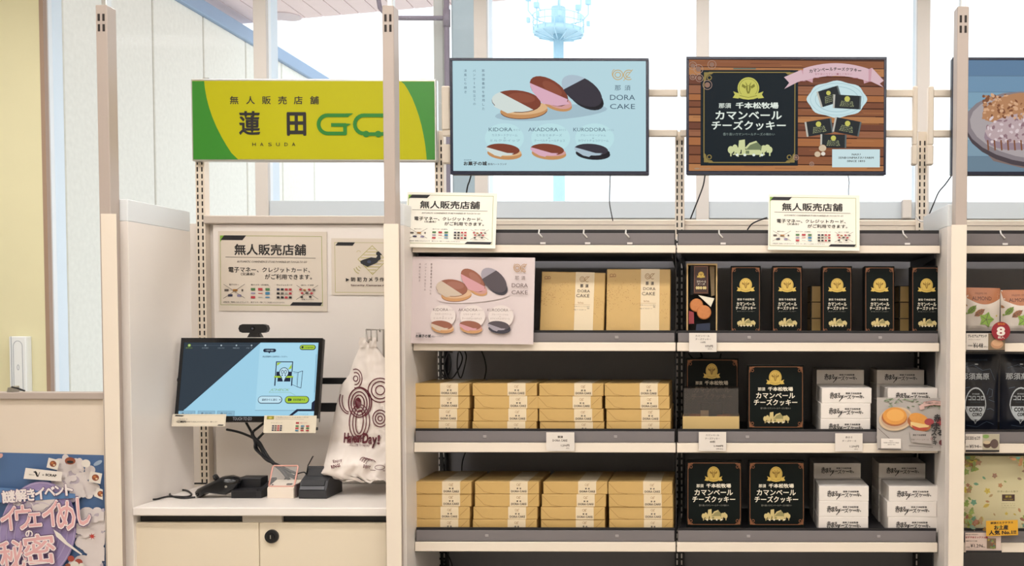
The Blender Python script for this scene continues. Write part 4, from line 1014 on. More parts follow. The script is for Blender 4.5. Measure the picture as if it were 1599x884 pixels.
notice('framed shop notice on the back panel above the kiosk monitor', 342, 511, 362, 486, YB+0.003, (0, math.radians(0.3), 0), (15, 12, 1165, 852), mat('notice_cover', '#d9cec0', 0.3))
notice('tilted shop notice on the top shelf of the gold box bay', 632, 773, 299, 387, 3.287, (math.radians(-8), math.radians(0.8), 0), (15, 15, 1160, 850), np_, True)
notice('tilted shop notice on the top shelf of the cookie bay', 1199.5, 1342, 303, 391, 3.287, (math.radians(-6), math.radians(0.6), 0), (15, 15, 1160, 850), np_, True)
def cam_art(a):   # zoom 510..640 x 370..470 at 8.84x
    gl = mat('olive_soft', '#a9a24e', .5); gl2 = mat('olive_stripe', '#b7ad62', .5)
    a.line([(115,96),(1130,96),(1130,765),(118,765)], 5, gl, closed=True)
    a.poly([(155,92),(382,92),(350,138),(122,138)], navy_black)
    a.line([(605,135),(792,330),(608,524),(418,320)], 7, gl, closed=True)
    for i in range(9):
        y = 180+i*40; hh = 187-abs(y-328); 
        a.line([(605-hh*0.93,y),(605+hh*0.93,y)], 8, gl2)
    blk = mat('camera_black', '#22242c', 0.5)
    a.poly([(450,345),(480,328),(590,292),(655,300),(690,330),(670,362),(545,420),(520,408),(455,375)], blk)
    a.poly([(655,300),(675,270),(655,250),(662,222),(690,210),(735,255),(712,262),(716,320),(690,335)], blk); a.ell(565, 352, 26, 20, mat('camera_lens', '#3c4560', .4))
    for r in (0, 28, 56): a.ring(470+0-r*0.1, 400+r*0.35, 44+r, 40+r, 8, gl, a0=110, a1=165, n=8)
    a.ring(430, 225, 24, 20, 5, gl2, a0=180, a1=360, n=8)
    a.poly([(260,572),(306,595),(260,620)], ink)
    for ch, x0, x1 in (('防', 330, 386), ('犯', 408, 466), ('カ', 488, 536), ('メ', 560, 610), ('ラ', 640, 684), ('作', 704, 760), ('動', 778, 834), ('中', 852, 900)): a.text(ch, x0, 562, x1, 616, ink, 0.03)
    a.text('Security Cameras recording', 326, 656, 960, 684, mat('dark_red_ink', '#4a2426'), 0.03)
notice('security camera notice on the back panel half behind the post', 518, 650, 373, 461, YB+0.003, (0, math.radians(0.3), 0), (70, 40, 1180, 800), mat('notice_cover', '#d9cec0'), art=cam_art)

# large pancake poster on the upper shelf
def poster():
    Y = 3.292; x0, x1 = X(629, 537, Y), X(833, 537, Y); wd = x1-x0; h = W(136.5, Y)
    pm = mat('poster_paper', '#cdbfbe', 0.35)
    t = thing('pancake_poster', 'pale pancake poster leaning on the upper shelf of the gold box bay', 'poster', ((x0+x1)/2, Y-0.006, Z(537, Y-0.006, 730)), (math.radians(-6), math.radians(0.4), 0))
    MB().box(-wd/2, wd/2, 0, 0.0015, 0, h, pm).build('sheet', t)
    MB().box(-wd/2-0.001, wd/2+0.001, 0.0016, 0.004, 0, h+0.001, acrylic, 0.0005).build('acrylic_back', t)
    M = dict(edge=mat('pcrust', '#6e4234', .6), sheen=mat('psheen', '#946050', .6), text=mat('poster_ink', '#5c4a44', .6), dim=mat('poster_dim', '#8d7b77', .6), gold=mat('poster_gold', '#b08a5c', .5), halo=mat('poster_halo', '#d6cbc6', .5), shade=pm,
             ki=(mat('pbun', '#b98a5c', .6), mat('pbrown', '#8a5440', .6), mat('pcream', '#bfae9c', .6), mat('pfill', '#c9a583', .6)),
             aka=(mat('pbun', '#b98a5c'), mat('pbrown', '#8a5440'), mat('ppink', '#c28f95', .6), mat('pfilla', '#bb8a80', .6)),
             kuro=(mat('pdark', '#34303a', .6), mat('pdark2', '#494046', .6), mat('pgrey', '#968f98', .6), mat('pdark3', '#2a2730', .6)))
    a = Art((0, 0, 890, 600), wd, h, y=-0.0003); dora(a, (50, 0, 895, 590), M); a.build('printed_picture', t)
poster()
# cheesecake poster on the middle shelf
def cake_poster():
    Y = 3.286; x0, x1 = X(1369.5, 703, Y), X(1480, 703, Y); wd = x1-x0; h = W(83, Y)
    t = thing('cheesecake_poster', 'cheesecake poster leaning before the white boxes on the middle shelf', 'poster', ((x0+x1)/2, Y, Z(704, Y, 1425)), (math.radians(-8), math.radians(0.6), 0))
    MB().box(-wd/2, wd/2, 0, 0.0015, 0, h, mat('poster_marble', '#a9a29c', 0.4, noise=0.06, scale=30)).build('sheet', t)
    MB().box(-wd/2, wd/2, 0.0016, 0.004, 0, h, acrylic, 0.0005).build('acrylic_back', t)
    a = Art((515, 378, 1045, 780), wd, h, y=-0.0003)
    gr, gr2 = mat('leaf_soft', '#66755a', .7), mat('leaf_pale', '#8d9880', .7); rr = random.Random(11)
    for i in range(46):
        x = rr.uniform(580, 1040); y = 388+abs(rr.gauss(0, 26))+(25 if x > 820 else 0); a.ell(x, y, rr.uniform(8, 18), rr.uniform(3, 6), (gr, gr2)[i % 2], rr.uniform(-40, 40), n=8)
    a.line([(520,610),(605,688)], 3, ink2)
    a.ell(655, 540, 128, 90, mat('plate_tan', '#c4ab8c', .5), -10); a.ell(655, 538, 112, 76, mat('plate_in', '#b3977c', .5), -10)
    a.ell(645, 530, 96, 66, mat('crust_dark', '#9c5a2c', .6)); a.ell(648, 518, 90, 66, mat('cake_gold', '#cf8d3d', .6, noise=0.15, scale=60)); a.ell(652, 512, 66, 46, mat('cake_hi', '#dba050', .6))
    a.ell(830, 570, 92, 58, mat('crust_dark', '#9c5a2c'), 20); a.ell(828, 540, 74, 44, mat('cake_gold', '#cf8d3d'), 18); a.poly([(765,560),(905,585),(900,600),(840,612),(765,596)], mat('cheese_fill', '#d9b97c', .6)); a.poly([(770,585),(830,606),(900,600),(880,620),(800,625)], mat('red_slice', '#a8402e', .6))
    a.ell(905, 560, 36, 26, mat('berry', '#9b3a3f', .6)); a.ell(985, 560, 26, 26, mat('berry', '#9b3a3f'))
    a.poly([(755,620),(920,640),(925,730),(770,715)], mat('card_grey', '#a39a94', .6)); a.line([(750,742),(930,752)], 4, ink2); a.text('那須 千本松牧場', 782, 654, 880, 668, ink, 0.03, 1); a.text('国産のクリームチーズ', 770, 690, 900, 700, ink2, 0, 1)
    a.rect(543, 690, 692, 768, mat('card_white', '#ddd5cc')); a.text('NASU', 606, 704, 632, 711, ink2, .03, 1); a.text('SENBONMATSU FARM', 562, 718, 676, 725, ink2, .03, 1); a.text('SINCE 1893', 592, 732, 650, 739, ink2, .03, 1)
    pk, pr = mat('banner_pink', '#cba9a0', .5), mat('banner_red', '#8f5048', .5)
    a.poly([(862,412),(940,398),(1012,408),(1018,438),(940,430),(868,444)], pk); a.line([(862,412),(940,398),(1012,408)], 3, pr); a.line([(868,444),(940,430),(1018,438)], 3, pr); a.poly([(862,420),(828,440),(838,470),(872,462)], pk); a.poly([(1012,415),(1044,440),(1040,470),(1008,455)], pk)
    a.text('千本松チーズケーキ', 876, 409, 1006, 426, ink, 0.03, 1)
    a.ring(985, 556, 20, 24, 5, mat('berry', '#9b3a3f'))
    for ch, x, y, s_ in (('赤', 965, 530, 54), ('ま', 958, 592, 50), ('る', 985, 642, 40), ('チ', 930, 590, 30), ('ズ', 940, 640, 44), ('ケ', 942, 682, 30), ('キ', 946, 716, 34)): a.text(ch, x-s_*.45, y-s_*.5, x+s_*.45, y+s_*.5, ink, 0.06)
    a.ell(1000, 716, 26, 22, mat('berry_dark', '#5f2d30', .6)); a.ring(920, 688, 6, 8, 2, mat('berry', '#9b3a3f'))
    a.rect(520, 765, 690, 775, ink2)
    a.build('printed_picture', t)
cake_poster()

# ------------------------------------------------------------------ last bay: pouches, bags, leaf box
def pouch(name, label, px0, px1, py0, py1, Y, m, k, group, d=0.05, draw=None, src=None, crimp=0.06, rot=0, top=None):
    wd, h = W(px1-px0, Y), W(py1-py0, Y); c = (X((px0+px1)/2, py1, Y), Y, zs(k)+0.001)
    t = thing(name, label, 'pouch', c, (0, math.radians(rot), 0), group)
    def half(u): return (1-abs(2*u-1)**3)
    def fy(x, z):
        u = min(1, max(0, x/wd+.5)); v = min(1, max(0, z/h)); e = half(u)*max(0, 1-(max(0, v-0.55)/0.45)**1.5)*min(1, (v+0.12)/0.3)
        return -d/2*e - 0.0012*math.sin(x*140+z*60)*e
    mb = MB()
    mb.grid(lambda u, v: ((u-.5)*wd, d/2+fy((u-.5)*wd, v*h), v*h), 18, 22, m)
    mb.grid(lambda u, v: ((.5-u)*wd, d/2+0.0006-fy((.5-u)*wd, v*h)*0.9, v*h), 12, 14, m)
    mb.build('pouch', t)
    mb2 = MB(); 
    if draw:
        a = Art(src, wd, h, y=d/2-0.0016, warp=fy, eps=0.0001); draw(a); a.build('printed_front', t)
    return t
leafc = [mat('lf%d' % i, c, .6) for i, c in enumerate(('#8a9a4a', '#a9794e', '#5d8f7c', '#c2b04a', '#b08a6a', '#7f9f58', '#93604a'))]
def leaf(a, x, y, r, m, rot, vein=None):
    q = math.radians(rot); f = lambda u, v: (x+u*math.cos(q)-v*math.sin(q), y+u*math.sin(q)+v*math.cos(q))
    a.poly([f(-r,0), f(-r*.5,-r*.42), f(r*.1,-r*.5), f(r*.6,-r*.3), f(r,0), f(r*.6,r*.3), f(r*.1,r*.5), f(-r*.5,r*.42)], m)
    a.line([f(-r,0), f(r,0)], r*.07, vein or ink2)
    for s_ in (-.4, 0, .4): a.line([f(r*(s_-.15),0), f(r*(s_+.15),-r*.35)], r*.05, vein or ink2); a.line([f(r*(s_-.15),0), f(r*(s_+.15),r*.35)], r*.05, vein or ink2)
def maple(a, x, y, r, m, rot, vein=None):
    pts = []
    for i in range(5):
        an = math.radians(rot+i*72-90); an2 = an+math.radians(36)
        pts += [(x+r*math.cos(an), y+r*math.sin(an)), (x+r*.62*math.cos(an2), y+r*.62*math.sin(an2))]
    a.poly(pts, m)
    for i in range(5):
        an = math.radians(rot+i*72-90); a.line([(x, y), (x+r*.8*math.cos(an), y+r*.8*math.sin(an))], r*.06, vein or ink2)
def almond_art(a):
    a.rect(735, 520, 935, 760, mat('pouch_white', '#d8cdc2'))
    n = 14; a.poly([(740,518),(938,518)] + [(925-170*i/n, 565+42*math.sin(math.pi*(0.08+0.84*i/n))) for i in range(n+1)], mat('almond_orange', '#b0714c', .5))
    a.text('PREMIUM', 795, 545, 855, 556, mat('almond_ink', '#5f3322'), 0.0, 1); a.text('ALMOND', 778, 566, 878, 586, mat('almond_ink', '#5f3322'), 0.02)
    leaf(a, 778, 635, 30, mat('lf_green', '#7d9a44', .6), -50); leaf(a, 815, 650, 32, mat('lf_brown', '#9c6a4c', .6), -35); maple(a, 850, 685, 42, mat('lf_green2', '#8db04e', .6), 15); a.ell(752, 655, 5, 5, leafc[0]); a.ell(905, 665, 4, 5, leafc[3]); leaf(a, 745, 610, 14, leafc[1], 30)
wp = mat('pouch_white', '#d8cdc2', 0.4, noise=0.03, scale=20)
pouch('cookie_pouch', 'white almond cookie pouch behind the round red badge', 1506.5, 1563, 449, 523, 3.36, wp, 1, 'almond cookie pouches', draw=almond_art, src=(742, 520, 928, 765), rot=1)
pouch('cookie_pouch', 'white almond cookie pouch cut off by the frame edge', 1566, 1624, 452, 523, 3.36, wp, 1, 'almond cookie pouches', draw=almond_art, src=(742, 520, 928, 765), rot=-1)
dk = mat('black_foil', '#0d1220', 0.28, noise=0.2, scale=8, bump=0.1)
def koro_art(a):   # zoom 1260..1599 x 540..720 at 4.717x
    wh, wh2 = mat('print_white', '#b9bfc4', .5), mat('print_dim', '#4c5a6c', .5)
    a.text('那須高原', 1140, 266, 1350, 306, wh, 0.02); a.rect(1150, 316, 1290, 352, mat('foil_dark', '#0a0b12', .4))
    body = [(1245+r_*math.cos(an), y_) for r_, an, y_ in ()]
    def acorn(s_, m): 
        cx, cy = 1245, 465; pts = []
        for i in range(28):
            an = 2*math.pi*i/28; x, y = math.cos(an), math.sin(an)
            pts.append((cx+80*s_*x*(1-0.18*max(0, y)), cy+ (112*y if y < 0 else 100*y)*s_))
        a.poly(pts, m); a.poly([(cx-12*s_, cy+96*s_), (cx+12*s_, cy+96*s_), (cx, cy+118*s_)], m)
    acorn(1.0, wh); acorn(0.92, mat('foil_dark', '#0a0b12', .4))
    a.poly([(1178,472),(1312,472),(1304,515),(1280,545),(1245,562),(1210,545),(1186,515)], wh)
    a.text('コロコロ', 1190, 408, 1306, 434, wh, 0.02); a.text('那須高原', 1218, 390, 1272, 400, wh, 0.0, 1); a.text('チョコクッキー', 1205, 442, 1290, 450, wh2, 0, 1)
    a.text('CORO', 1196, 480, 1294, 504, ink, 0.06); a.text('CORO', 1220, 512, 1292, 532, ink, 0.06)
    for pts in ([(1150,235),(1230,215),(1300,250),(1360,240),(1395,310)], [(1330,400),(1345,360),(1375,370),(1370,410),(1345,415)], [(1330,490),(1360,485),(1390,498)], [(1180,590),(1260,600),(1330,565),(1390,585)], [(1345,430),(1395,445)], [(1160,360),(1200,352)]): a.line(pts, 3, wh2)
    a.ell(1255, 212, 14, 4, wh); a.text('CHOCOLATE COOKIE', 1190, 180, 1340, 190, wh2, 0, 1)
pouch('chocolate_bag', 'black foil chocolate cookie bag with white acorn emblem beside the post', 1494, 1561, 553, 677, 3.37, dk, 2, 'black chocolate cookie bags', draw=koro_art, src=(1105, 150, 1430, 640))
pouch('chocolate_bag', 'black foil chocolate cookie bag with white acorn cut off by the frame edge', 1564, 1632, 553, 677, 3.375, dk, 2, 'black chocolate cookie bags', draw=koro_art, src=(1105, 150, 1430, 640))
def leaf_box():
    Y = 3.352; x0, x1 = X(1494, 770, Y), X(1612, 770, Y); wd = x1-x0; h = W(831-713, Y)
    t = thing('leaf_gift_box', 'cream gift box printed with coloured autumn leaves', 'box', ((x0+x1)/2, Y, zs(3)+0.0034), (math.radians(-3), 0, 0))
    MB().box(-wd/2, wd/2, 0, 0.05, 0, h, mat('leaf_box_cream', '#d3caa2', 0.5), 0.002).build('box', t)
    a = Art((1100, 60, 1660, 618), wd, h, y=-0.0003); rr = random.Random(21)
    for (cx, cy, sx, sy, n_) in ((1205,110,52,52,26), (1150,330,30,90,14), (1210,540,60,50,26), (1560,90,60,50,22), (1590,540,50,50,14)):
        for i in range(n_):
            x, y, r, m, ro = rr.gauss(cx, sx*.7), rr.gauss(cy, sy*.7), rr.uniform(14, 28), leafc[rr.randrange(7)], rr.uniform(0, 180)
            (leaf if i % 2 else maple)(a, x, y, r, m, ro, leafc[(i*3+1) % 7])
    for (x, y, r, i, f) in ((1340,192,22,6,0), (1262,208,16,2,1), (1380,262,20,1,0), (1285,302,26,3,0), (1310,336,18,4,1), (1185,385,26,2,0), (1285,378,16,1,1), (1275,408,26,3,1), (1515,440,18,1,1), (1420,465,14,3,0), (1480,470,12,3,1), (1515,212,18,6,1), (1200,250,20,2,1), (1410,232,12,5,1), (1590,360,18,6,0), (1330,470,12,4,1), (1360,560,14,0,1), (1545,155,18,6,1)):
        (leaf if f else maple)(a, x, y, r, leafc[i], (x*7+y) % 180, leafc[(i+3) % 7])
    a.text('那須の森のお菓子', 1350, 296, 1502, 310, mat('olive_ink', '#6f6a3c', .6), 0.0, 1); a.rect(1384, 324, 1476, 372, mat('choc_label', '#3c2420', .5)); a.text('那須', 1408, 332, 1452, 348, leafc[3], 0.02, 1); a.text('NASU FOREST', 1394, 356, 1466, 363, leafc[3], 0, 1)
    for i in range(3): a.text(('はちみつ りんご', 'くるみ りす', 'いろいろ もりのなか')[i], 1380, 386+i*15, 1480, 393+i*15, mat('olive_ink', '#6f6a3c'), 0.0, 1)
    a.build('printed_front', t)
leaf_box()
# price cards of the last bay
def pc_almond(a):
    a.rect(860, 758, 945, 846, mat('photo_brown', '#7d6a52', .6)); a.ell(905, 812, 32, 24, mat('cookie_tan', '#b98a66', .6)); a.ell(905, 805, 26, 18, mat('cookie_hi', '#cfa27c', .6)); a.ell(925, 775, 18, 14, mat('photo_cream', '#cbb796', .6)); a.rect(748, 842, 945, 850, ink)
price_card('price card reading 648 yen under the almond pouch', 1508.5, 1569, 520.5, 549, [('プレミアムアマンド', 756, 764, 852, 778, .05, ink), ('さくさくアーモンド', 760, 786, 820, 792), ('本体価格', 756, 816, 780, 824), ('¥648', 784, 806, 834, 832, .02, ink), ('(税込)', 838, 822, 858, 830)], src=(748, 757, 945, 850), art=pc_almond)
def pc_koro(a):
    a.rect(1290, 655, 1415, 772, mat('photo_cream2', '#b3ab94', .6)); a.ell(1325, 730, 30, 26, mat('dark_cookie', '#4a352c', .6)); a.ell(1322, 716, 26, 12, mat('photo_cream', '#cbb796')); a.ell(1378, 725, 30, 34, mat('dark_cookie2', '#5c4a44', .6)); a.ell(1315, 672, 24, 14, leafc[5]); a.rect(1110, 770, 1415, 784, ink)
price_card('price card reading 594 yen under the black chocolate bag', 1507.5, 1560.5, 677.5, 706, [('コロコロショコラ', 1165, 672, 1272, 696, .05, ink), ('本体価格', 1166, 740, 1188, 752), ('¥594', 1194, 732, 1262, 756, .02, ink), ('(税込)', 1266, 742, 1286, 752)], src=(1165, 654, 1416, 785), art=pc_koro)
def pc_leaf(a):
    a.rect(1322, 668, 1392, 740, mat('photo_brown', '#7d6a52')); rr = random.Random(2)
    for i in range(14): maple(a, rr.uniform(1330, 1384), rr.uniform(674, 734), 9, leafc[i % 7], i*31)
    a.rect(1150, 750, 1430, 764, ink)
price_card('price card reading 1,296 yen under the leaf printed box', 1507, 1563, 831.5, 862, [('那須の森のお菓子詰合せ', 1160, 636, 1256, 646, .02, ink2), ('おすすめミックス16個', 1160, 654, 1328, 668, .06, mat('berry', '#9b3a3f')), ('個包装でおみやげに最適', 1164, 682, 1248, 692), ('本体価格', 1164, 726, 1192, 734), ('¥1,296', 1198, 708, 1294, 736, .02, ink), ('(税込)', 1296, 726, 1310, 734)], src=(1158, 628, 1430, 765), bgm=mat('card_pink', '#d8c3b8', .5), art=pc_leaf)
c = P(1563, 517, 3.288); rr_ = W(14.5, 3.288)
t = thing('round_badge', 'round red badge reading 8 before the almond pouch', 'badge', c)
MB().tube([(0, 0.0015, 0), (0, 0, 0)], rr_, mat('badge_red', '#8e1f2e', 0.4), 40).build('disc', t)
a = Art((880, 686, 970, 776), rr_*2, rr_*2, y=-0.0003); a.text('個包装', 908, 692, 944, 702, mat('badge_orange', '#c9702c'), .04, 1); a.text('8', 907, 712, 942, 752, mat('badge_white', '#e6dcd4', .5), .05, 3); a.text('枚入', 910, 756, 942, 768, mat('badge_white', '#e6dcd4', .5), .03, 1)
a.build('lettering', t, (0, 0, -rr_))
Y = 3.284; t = thing('shelf_talker', 'yellow tag reading No.1 before the leaf printed box', 'tag', P(1565, 836.5, Y), (0, math.radians(-2), 0)); wd, h = W(50, Y), W(24, Y)
MB().box(-wd/2, wd/2, 0, 0.001, 0, h, mat('tag_yellow', '#dca52c', 0.5)).build('card', t)
a = Art((1318, 534, 1556, 650), wd, h, y=-0.0003); a.text('那須ミルクテラス', 1352, 544, 1520, 560, ink, .04, 1); a.text('お土産', 1378, 570, 1482, 604, ink, .05); a.text('人気 No.1!!', 1338, 608, 1540, 642, ink, .05); a.build('lettering', t)

# ------------------------------------------------------------------ notice board beside the kiosk
Y = YF+0.004; xl, xr = X(-130, 750, Y), XP0-0.004; zt_ = Z(613, Y, 80)
nb = thing('notice_board', 'cream low partition board with rail left of the kiosk post', 'board', ((xl+xr)/2, Y, 0)); h = (xr-xl)/2
MB().box(-h, h, 0.012, 0.04, 0.0, zt_-0.022, mat('board_cream', '#ded0bf', 0.5, noise=0.02, scale=3), 0.001).build('panel', nb)
MB().box(-h, h, 0.0, 0.05, zt_-0.0215, zt_, post_m, 0.002).build('top_rail', nb)
MB().box(h-0.004, h, 0.0, 0.011, 0, zt_-0.022, cream).build('edge_strip', nb)
c = P(15, 613, Y); MB().prismx([(0.0, 0.0), (0.03, 0.0), (0.03, 0.018), (0.005, 0.012)], -0.012, 0.012, steel).tube([(0.01, 0.01, 0.010), (0.035, 0.005, 0.004), (0.06, 0.0, -0.002)], 0.003, black_m, 8)
o = MB().prismx([(0.0, 0.0), (0.035, 0.0), (0.035, 0.018), (0.005, 0.014)], -0.012, 0.004, steel).tube([(0.0, 0.006, 0.016), (0.02, 0.004, 0.012), (0.045, 0.0, 0.004)], 0.0028, black_m, 8)
tag(o.build('rail_clip', None, (c.x, Y+0.004, zt_+0.0005)), 'small steel clip sitting on the notice board rail', 'clip')
Yp = Y+0.0105; sc_ = Yp/F/4.555; px_l, px_r, pt, pb = -200, 757, 70, 1100
c = P((px_l+px_r)/2/4.555, 690+pb/4.555, Yp); wd, h = (px_r-px_l)*sc_, (pb-pt)*sc_
ep = thing('event_poster', 'blue event poster with pink lettering on the low notice board', 'poster', c, (0, math.radians(1.4), 0))
MB().box(-wd/2, wd/2, 0, 0.001, 0, h, mat('poster_blue', '#4f6c96', 0.3, noise=0.12, scale=4)).build('sheet', ep)
a = Art((px_l, pt, px_r, pb), wd, h, y=-0.0003)
lav, lav2, clo, clo2 = mat('lavender', '#9d8db8', .4), mat('lavender_line', '#bdb0cc', .4), mat('cloud_print', '#d9cfcc', .5, noise=0.06, scale=30), mat('cloud_shade', '#b9aeb8', .5)
rr = random.Random(5)
for (x, y, r) in ((470,180,80),(540,220,95),(590,300,80),(450,250,60),(700,560,120),(650,680,110),(720,800,110),(640,860,90),(560,330,70),(740,480,60),(610,600,70),(700,1000,160)):
    for i in range(12): a.ell(x+rr.gauss(0, r*.5), y+rr.gauss(0, r*.45), r*rr.uniform(.3, .6), r*rr.uniform(.25, .5), clo2 if i in (2, 5) else clo, n=14)
a.ell(290, 620, 270, 360, lav, 12, n=40)
for i in range(26):
    x, y = 330+rr.gauss(0, 70), 440+rr.gauss(0, 22); a.ell(x, y, rr.uniform(20, 45), rr.uniform(14, 30), clo if i % 3 else clo2, n=12)
a.ring(290, 620, 262, 352, 4, lav2, 12); a.ring(290, 620, 215, 300, 3, lav2, 12); a.ring(290, 640, 160, 230, 3, lav2, 12)
a.poly([(-200,300),(560,345),(560,375),(-200,440)], mat('band_blue', '#5b7fae', .4))
for (x, y, r, ro) in ((402,135,40,12),(704,225,42,10),(742,340,38,22)):
    q = math.radians(ro); f = lambda u, v: (x+u*math.cos(q)-v*math.sin(q), y+u*math.sin(q)+v*math.cos(q))
    a.poly([f(-r,-r*.9), f(r,-r*.9), f(r,r*.9), f(-r,r*.9)], mat('white_dish', '#ddd6cc', .4)); a.ell(x, y, r*.6, r*.55, mat('food_brown', '#8a4a32', .6)); a.ell(x-5, y-6, r*.25, r*.2, mat('food_orange', '#b9713f', .6)); a.ell(x+8, y+8, r*.2, r*.15, mat('food_cream', '#d8c096', .6))
a.ell(525, 110, 38, 26, mat('food_brown', '#8a4a32')); a.ell(525, 118, 24, 10, ink); a.ell(637, 125, 32, 28, mat('white_dish', '#ddd6cc')); a.ell(722, 120, 34, 14, mat('knife_blue', '#93a4b8', .4), -30); a.ell(14, 82, 34, 24, mat('food_pink', '#cf9f98', .5))
a.poly([(210,168),(470,190),(465,258),(195,246)], mat('white_tag', '#e4dcd4', .4))
a.poly([(262,195),(282,188),(292,200),(296,222),(308,196),(312,196),(300,230),(288,228),(276,202)], ink); a.text('NEXCO', 234, 212, 274, 220, ink2, .02, 1, rot=4); a.text('×', 328, 208, 342, 222, ink2, rot=4); a.text('SCRAP', 352, 208, 430, 224, ink, .05, rot=4)
pk, wh, og = mat('pink_letter', '#e0adae', .4), mat('white_letter', '#e9dfdc', .4), mat('plum_outline', '#6f5578', .4)
def ol(t_, x0, y0, x1, y1, b=0.05, rot=0, fill=None, edge=4):
    a.text(t_, x0-edge, y0-edge, x1+edge, y1+edge, og, b+0.05, 2, rot); a.text(t_, x0-1, y0-1, x1+1, y1+1, wh, b+0.02, 2, rot)
    if fill: a.text(t_, x0, y0, x1, y1, fill, b-0.02, 2, rot)
for ch, x0, y0, x1, y1 in (('謎', 46, 335, 136, 418), ('解', 140, 322, 218, 408), ('き', 224, 318, 276, 398), ('イ', 282, 308, 346, 386), ('ベ', 350, 300, 420, 362), ('ン', 424, 290, 482, 352), ('ト', 498, 276, 546, 352)): ol(ch, x0, y0, x1, y1, 0.03, -6, None, 3)
for ch, x0, y0, x1, y1 in (('ハ', -110, 500, 4, 600), ('イ', 40, 450, 150, 612), ('ウ', 148, 436, 258, 604), ('ェ', 240, 490, 326, 580), ('イ', 338, 400, 452, 576), ('め', 440, 400, 566, 600), ('し', 588, 370, 674, 560)): ol(ch, x0, y0, x1, y1, 0.04, -6, pk, 3)
ol('の', 220, 612, 270, 662, 0.02, -6, None, 3)
ol('秘', 40, 690, 225, 890, 0.035, -8, pk, 3); ol('密', 210, 640, 430, 850, 0.035, -8, pk, 3)
a.poly([(420,600),(470,632),(520,690),(625,770),(618,778),(500,700),(440,650)], mat('white_tag', '#e4dcd4')); a.line([(205,838),(370,836)], 8, wh)
pts = []
for i in range(14): r = 27 if i % 2 == 0 else 10; pts.append((695+r*math.cos(i*math.pi/7), 642+r*math.sin(i*math.pi/7)))
a.poly(pts, mat('red_maple', '#b53a33', .5))
for (x, y, r, m) in ((545,805,24,'food_red'),(600,830,28,'food_red'),(525,860,22,'food_brown'),(620,850,18,'white_dish'),(572,850,30,'white_dish'),(560,895,40,'knife_navy')): a.ell(x, y, r, r*.9, mat(m, {'food_red': '#9c4436', 'knife_navy': '#2d3152'}.get(m, '#888888')))
a.build('printed_picture', ep)

# ------------------------------------------------------------------ kiosk monitor
Ym = 3.50; TILT = math.radians(-11)
top = P(394, 528, Ym); mw = W(221, Ym); mh = 0.292
base = top - Vector((0, math.sin(math.radians(11))*mh, math.cos(math.radians(11))*mh))
mt = thing('kiosk_monitor', 'black kiosk touch monitor tilted back above the counter', 'monitor', base, (TILT, 0, 0))
MB().box(-mw/2, mw/2, 0, 0.022, 0, mh, black_m, 0.003).box(-mw*0.3, mw*0.3, 0.022, 0.05, mh*0.15, mh*0.85, black_m, 0.01).build('housing', mt)
zb0, zb1 = 0.020, mh-0.016; sx0, sx1 = -mw/2+0.011, mw/2-0.014
MB().box(sx0, sx1, -0.0008, 0, zb0, zb1, scr('pale_cyan', '#9ccde4')).build('display', mt)
MB().box(-mw/2, mw/2, -0.002, -0.0009, zb1, mh, black_gloss).box(-mw/2, mw/2, -0.002, -0.0009, 0, zb0, black_gloss).box(-mw/2, sx0, -0.002, -0.0009, zb0, zb1, black_gloss).box(sx1, mw/2, -0.002, -0.0009, zb0, zb1, black_gloss).build('bezel', mt)
a = Art((135, 165, 1183, 745), sx1-sx0, zb1-zb0, y=-0.0009, eps=0.00003, shear=0.0776)
sdk, snv, sgr, spl, sln = scr('ui_dark', '#2c3843'), scr('ui_navy', '#16213a'), scr('ui_green', '#a4c63a'), scr('ui_pale', '#bfe0ee'), scr('ui_line', '#5f7f93')
a.shear = 0; f = lambda pts: [(x+0.0776*(y-165), y) for x, y in pts]
a.poly(f([(135,165),(722,165),(135,700)] ) if False else [(135,165),(725,165),(183,690),(150,745),(135,745)], sdk)
a.line([(728,165),(184,690)], 5, scr('ui_edge', '#1d2c3e'))
a.line([(175,188),(660,188)], 1.5, scr('ui_grey', '#5d6c78'))
for x in (302, 426, 544, 662): a.ell(x, 188, 6, 6, scr('ui_dot', '#b9c6cc'), n=12)
a.ell(177, 188, 11, 11, sgr); a.ell(177, 188, 5, 5, scr('ui_dot', '#b9c6cc'))
for x, t_ in ((177,'スキャン'),(302,'決済選択'),(426,'お支払い方法'),(544,'確認'),(648,'完了')): a.text(t_, x-26, 204, x+26, 214, sgr if x == 177 else scr('ui_grey2', '#8d9aa3'), 0, 1)
a.rect(728, 172, 1168, 700, scr('ui_card', '#a8d6ea')); a.line([(728,700),(1168,700)], 3, sln)
a.poly([(1183,620),(1160,640),(1160,690),(1048,690),(985,745),(1010,745),(1060,706),(1183,706)], snv); a.rect(1060, 712, 1183, 745, scr('ui_card', '#a8d6ea')); a.text('© TOUCH TO GO', 1066, 724, 1140, 734, sln, 0, 1)
def pill(x0, y0, x1, y1, m, e=None):
    r = (y1-y0)/2
    if e: pill(x0-4, y0-4, x1+6, y1+6, e)
    a.rect(x0+r, y0, x1-r, y1, m); a.ell(x0+r, y0+r, r, r, m, n=20); a.ell(x1-r, y0+r, r, r, m, n=20)
pill(756, 214, 856, 242, snv); a.poly([(795,240),(815,240),(805,252)], snv); a.text('お客様の確認', 776, 222, 836, 234, spl, 0, 1)
pill(1042, 186, 1158, 218, sgr, snv); a.ell(1060, 202, 9, 9, snv, n=12); a.text('Language', 1078, 196, 1148, 210, snv, .02, 1)
a.text('商品登録時に店員呼出しください。', 756, 270, 950, 284, snv, 0.02, 1)
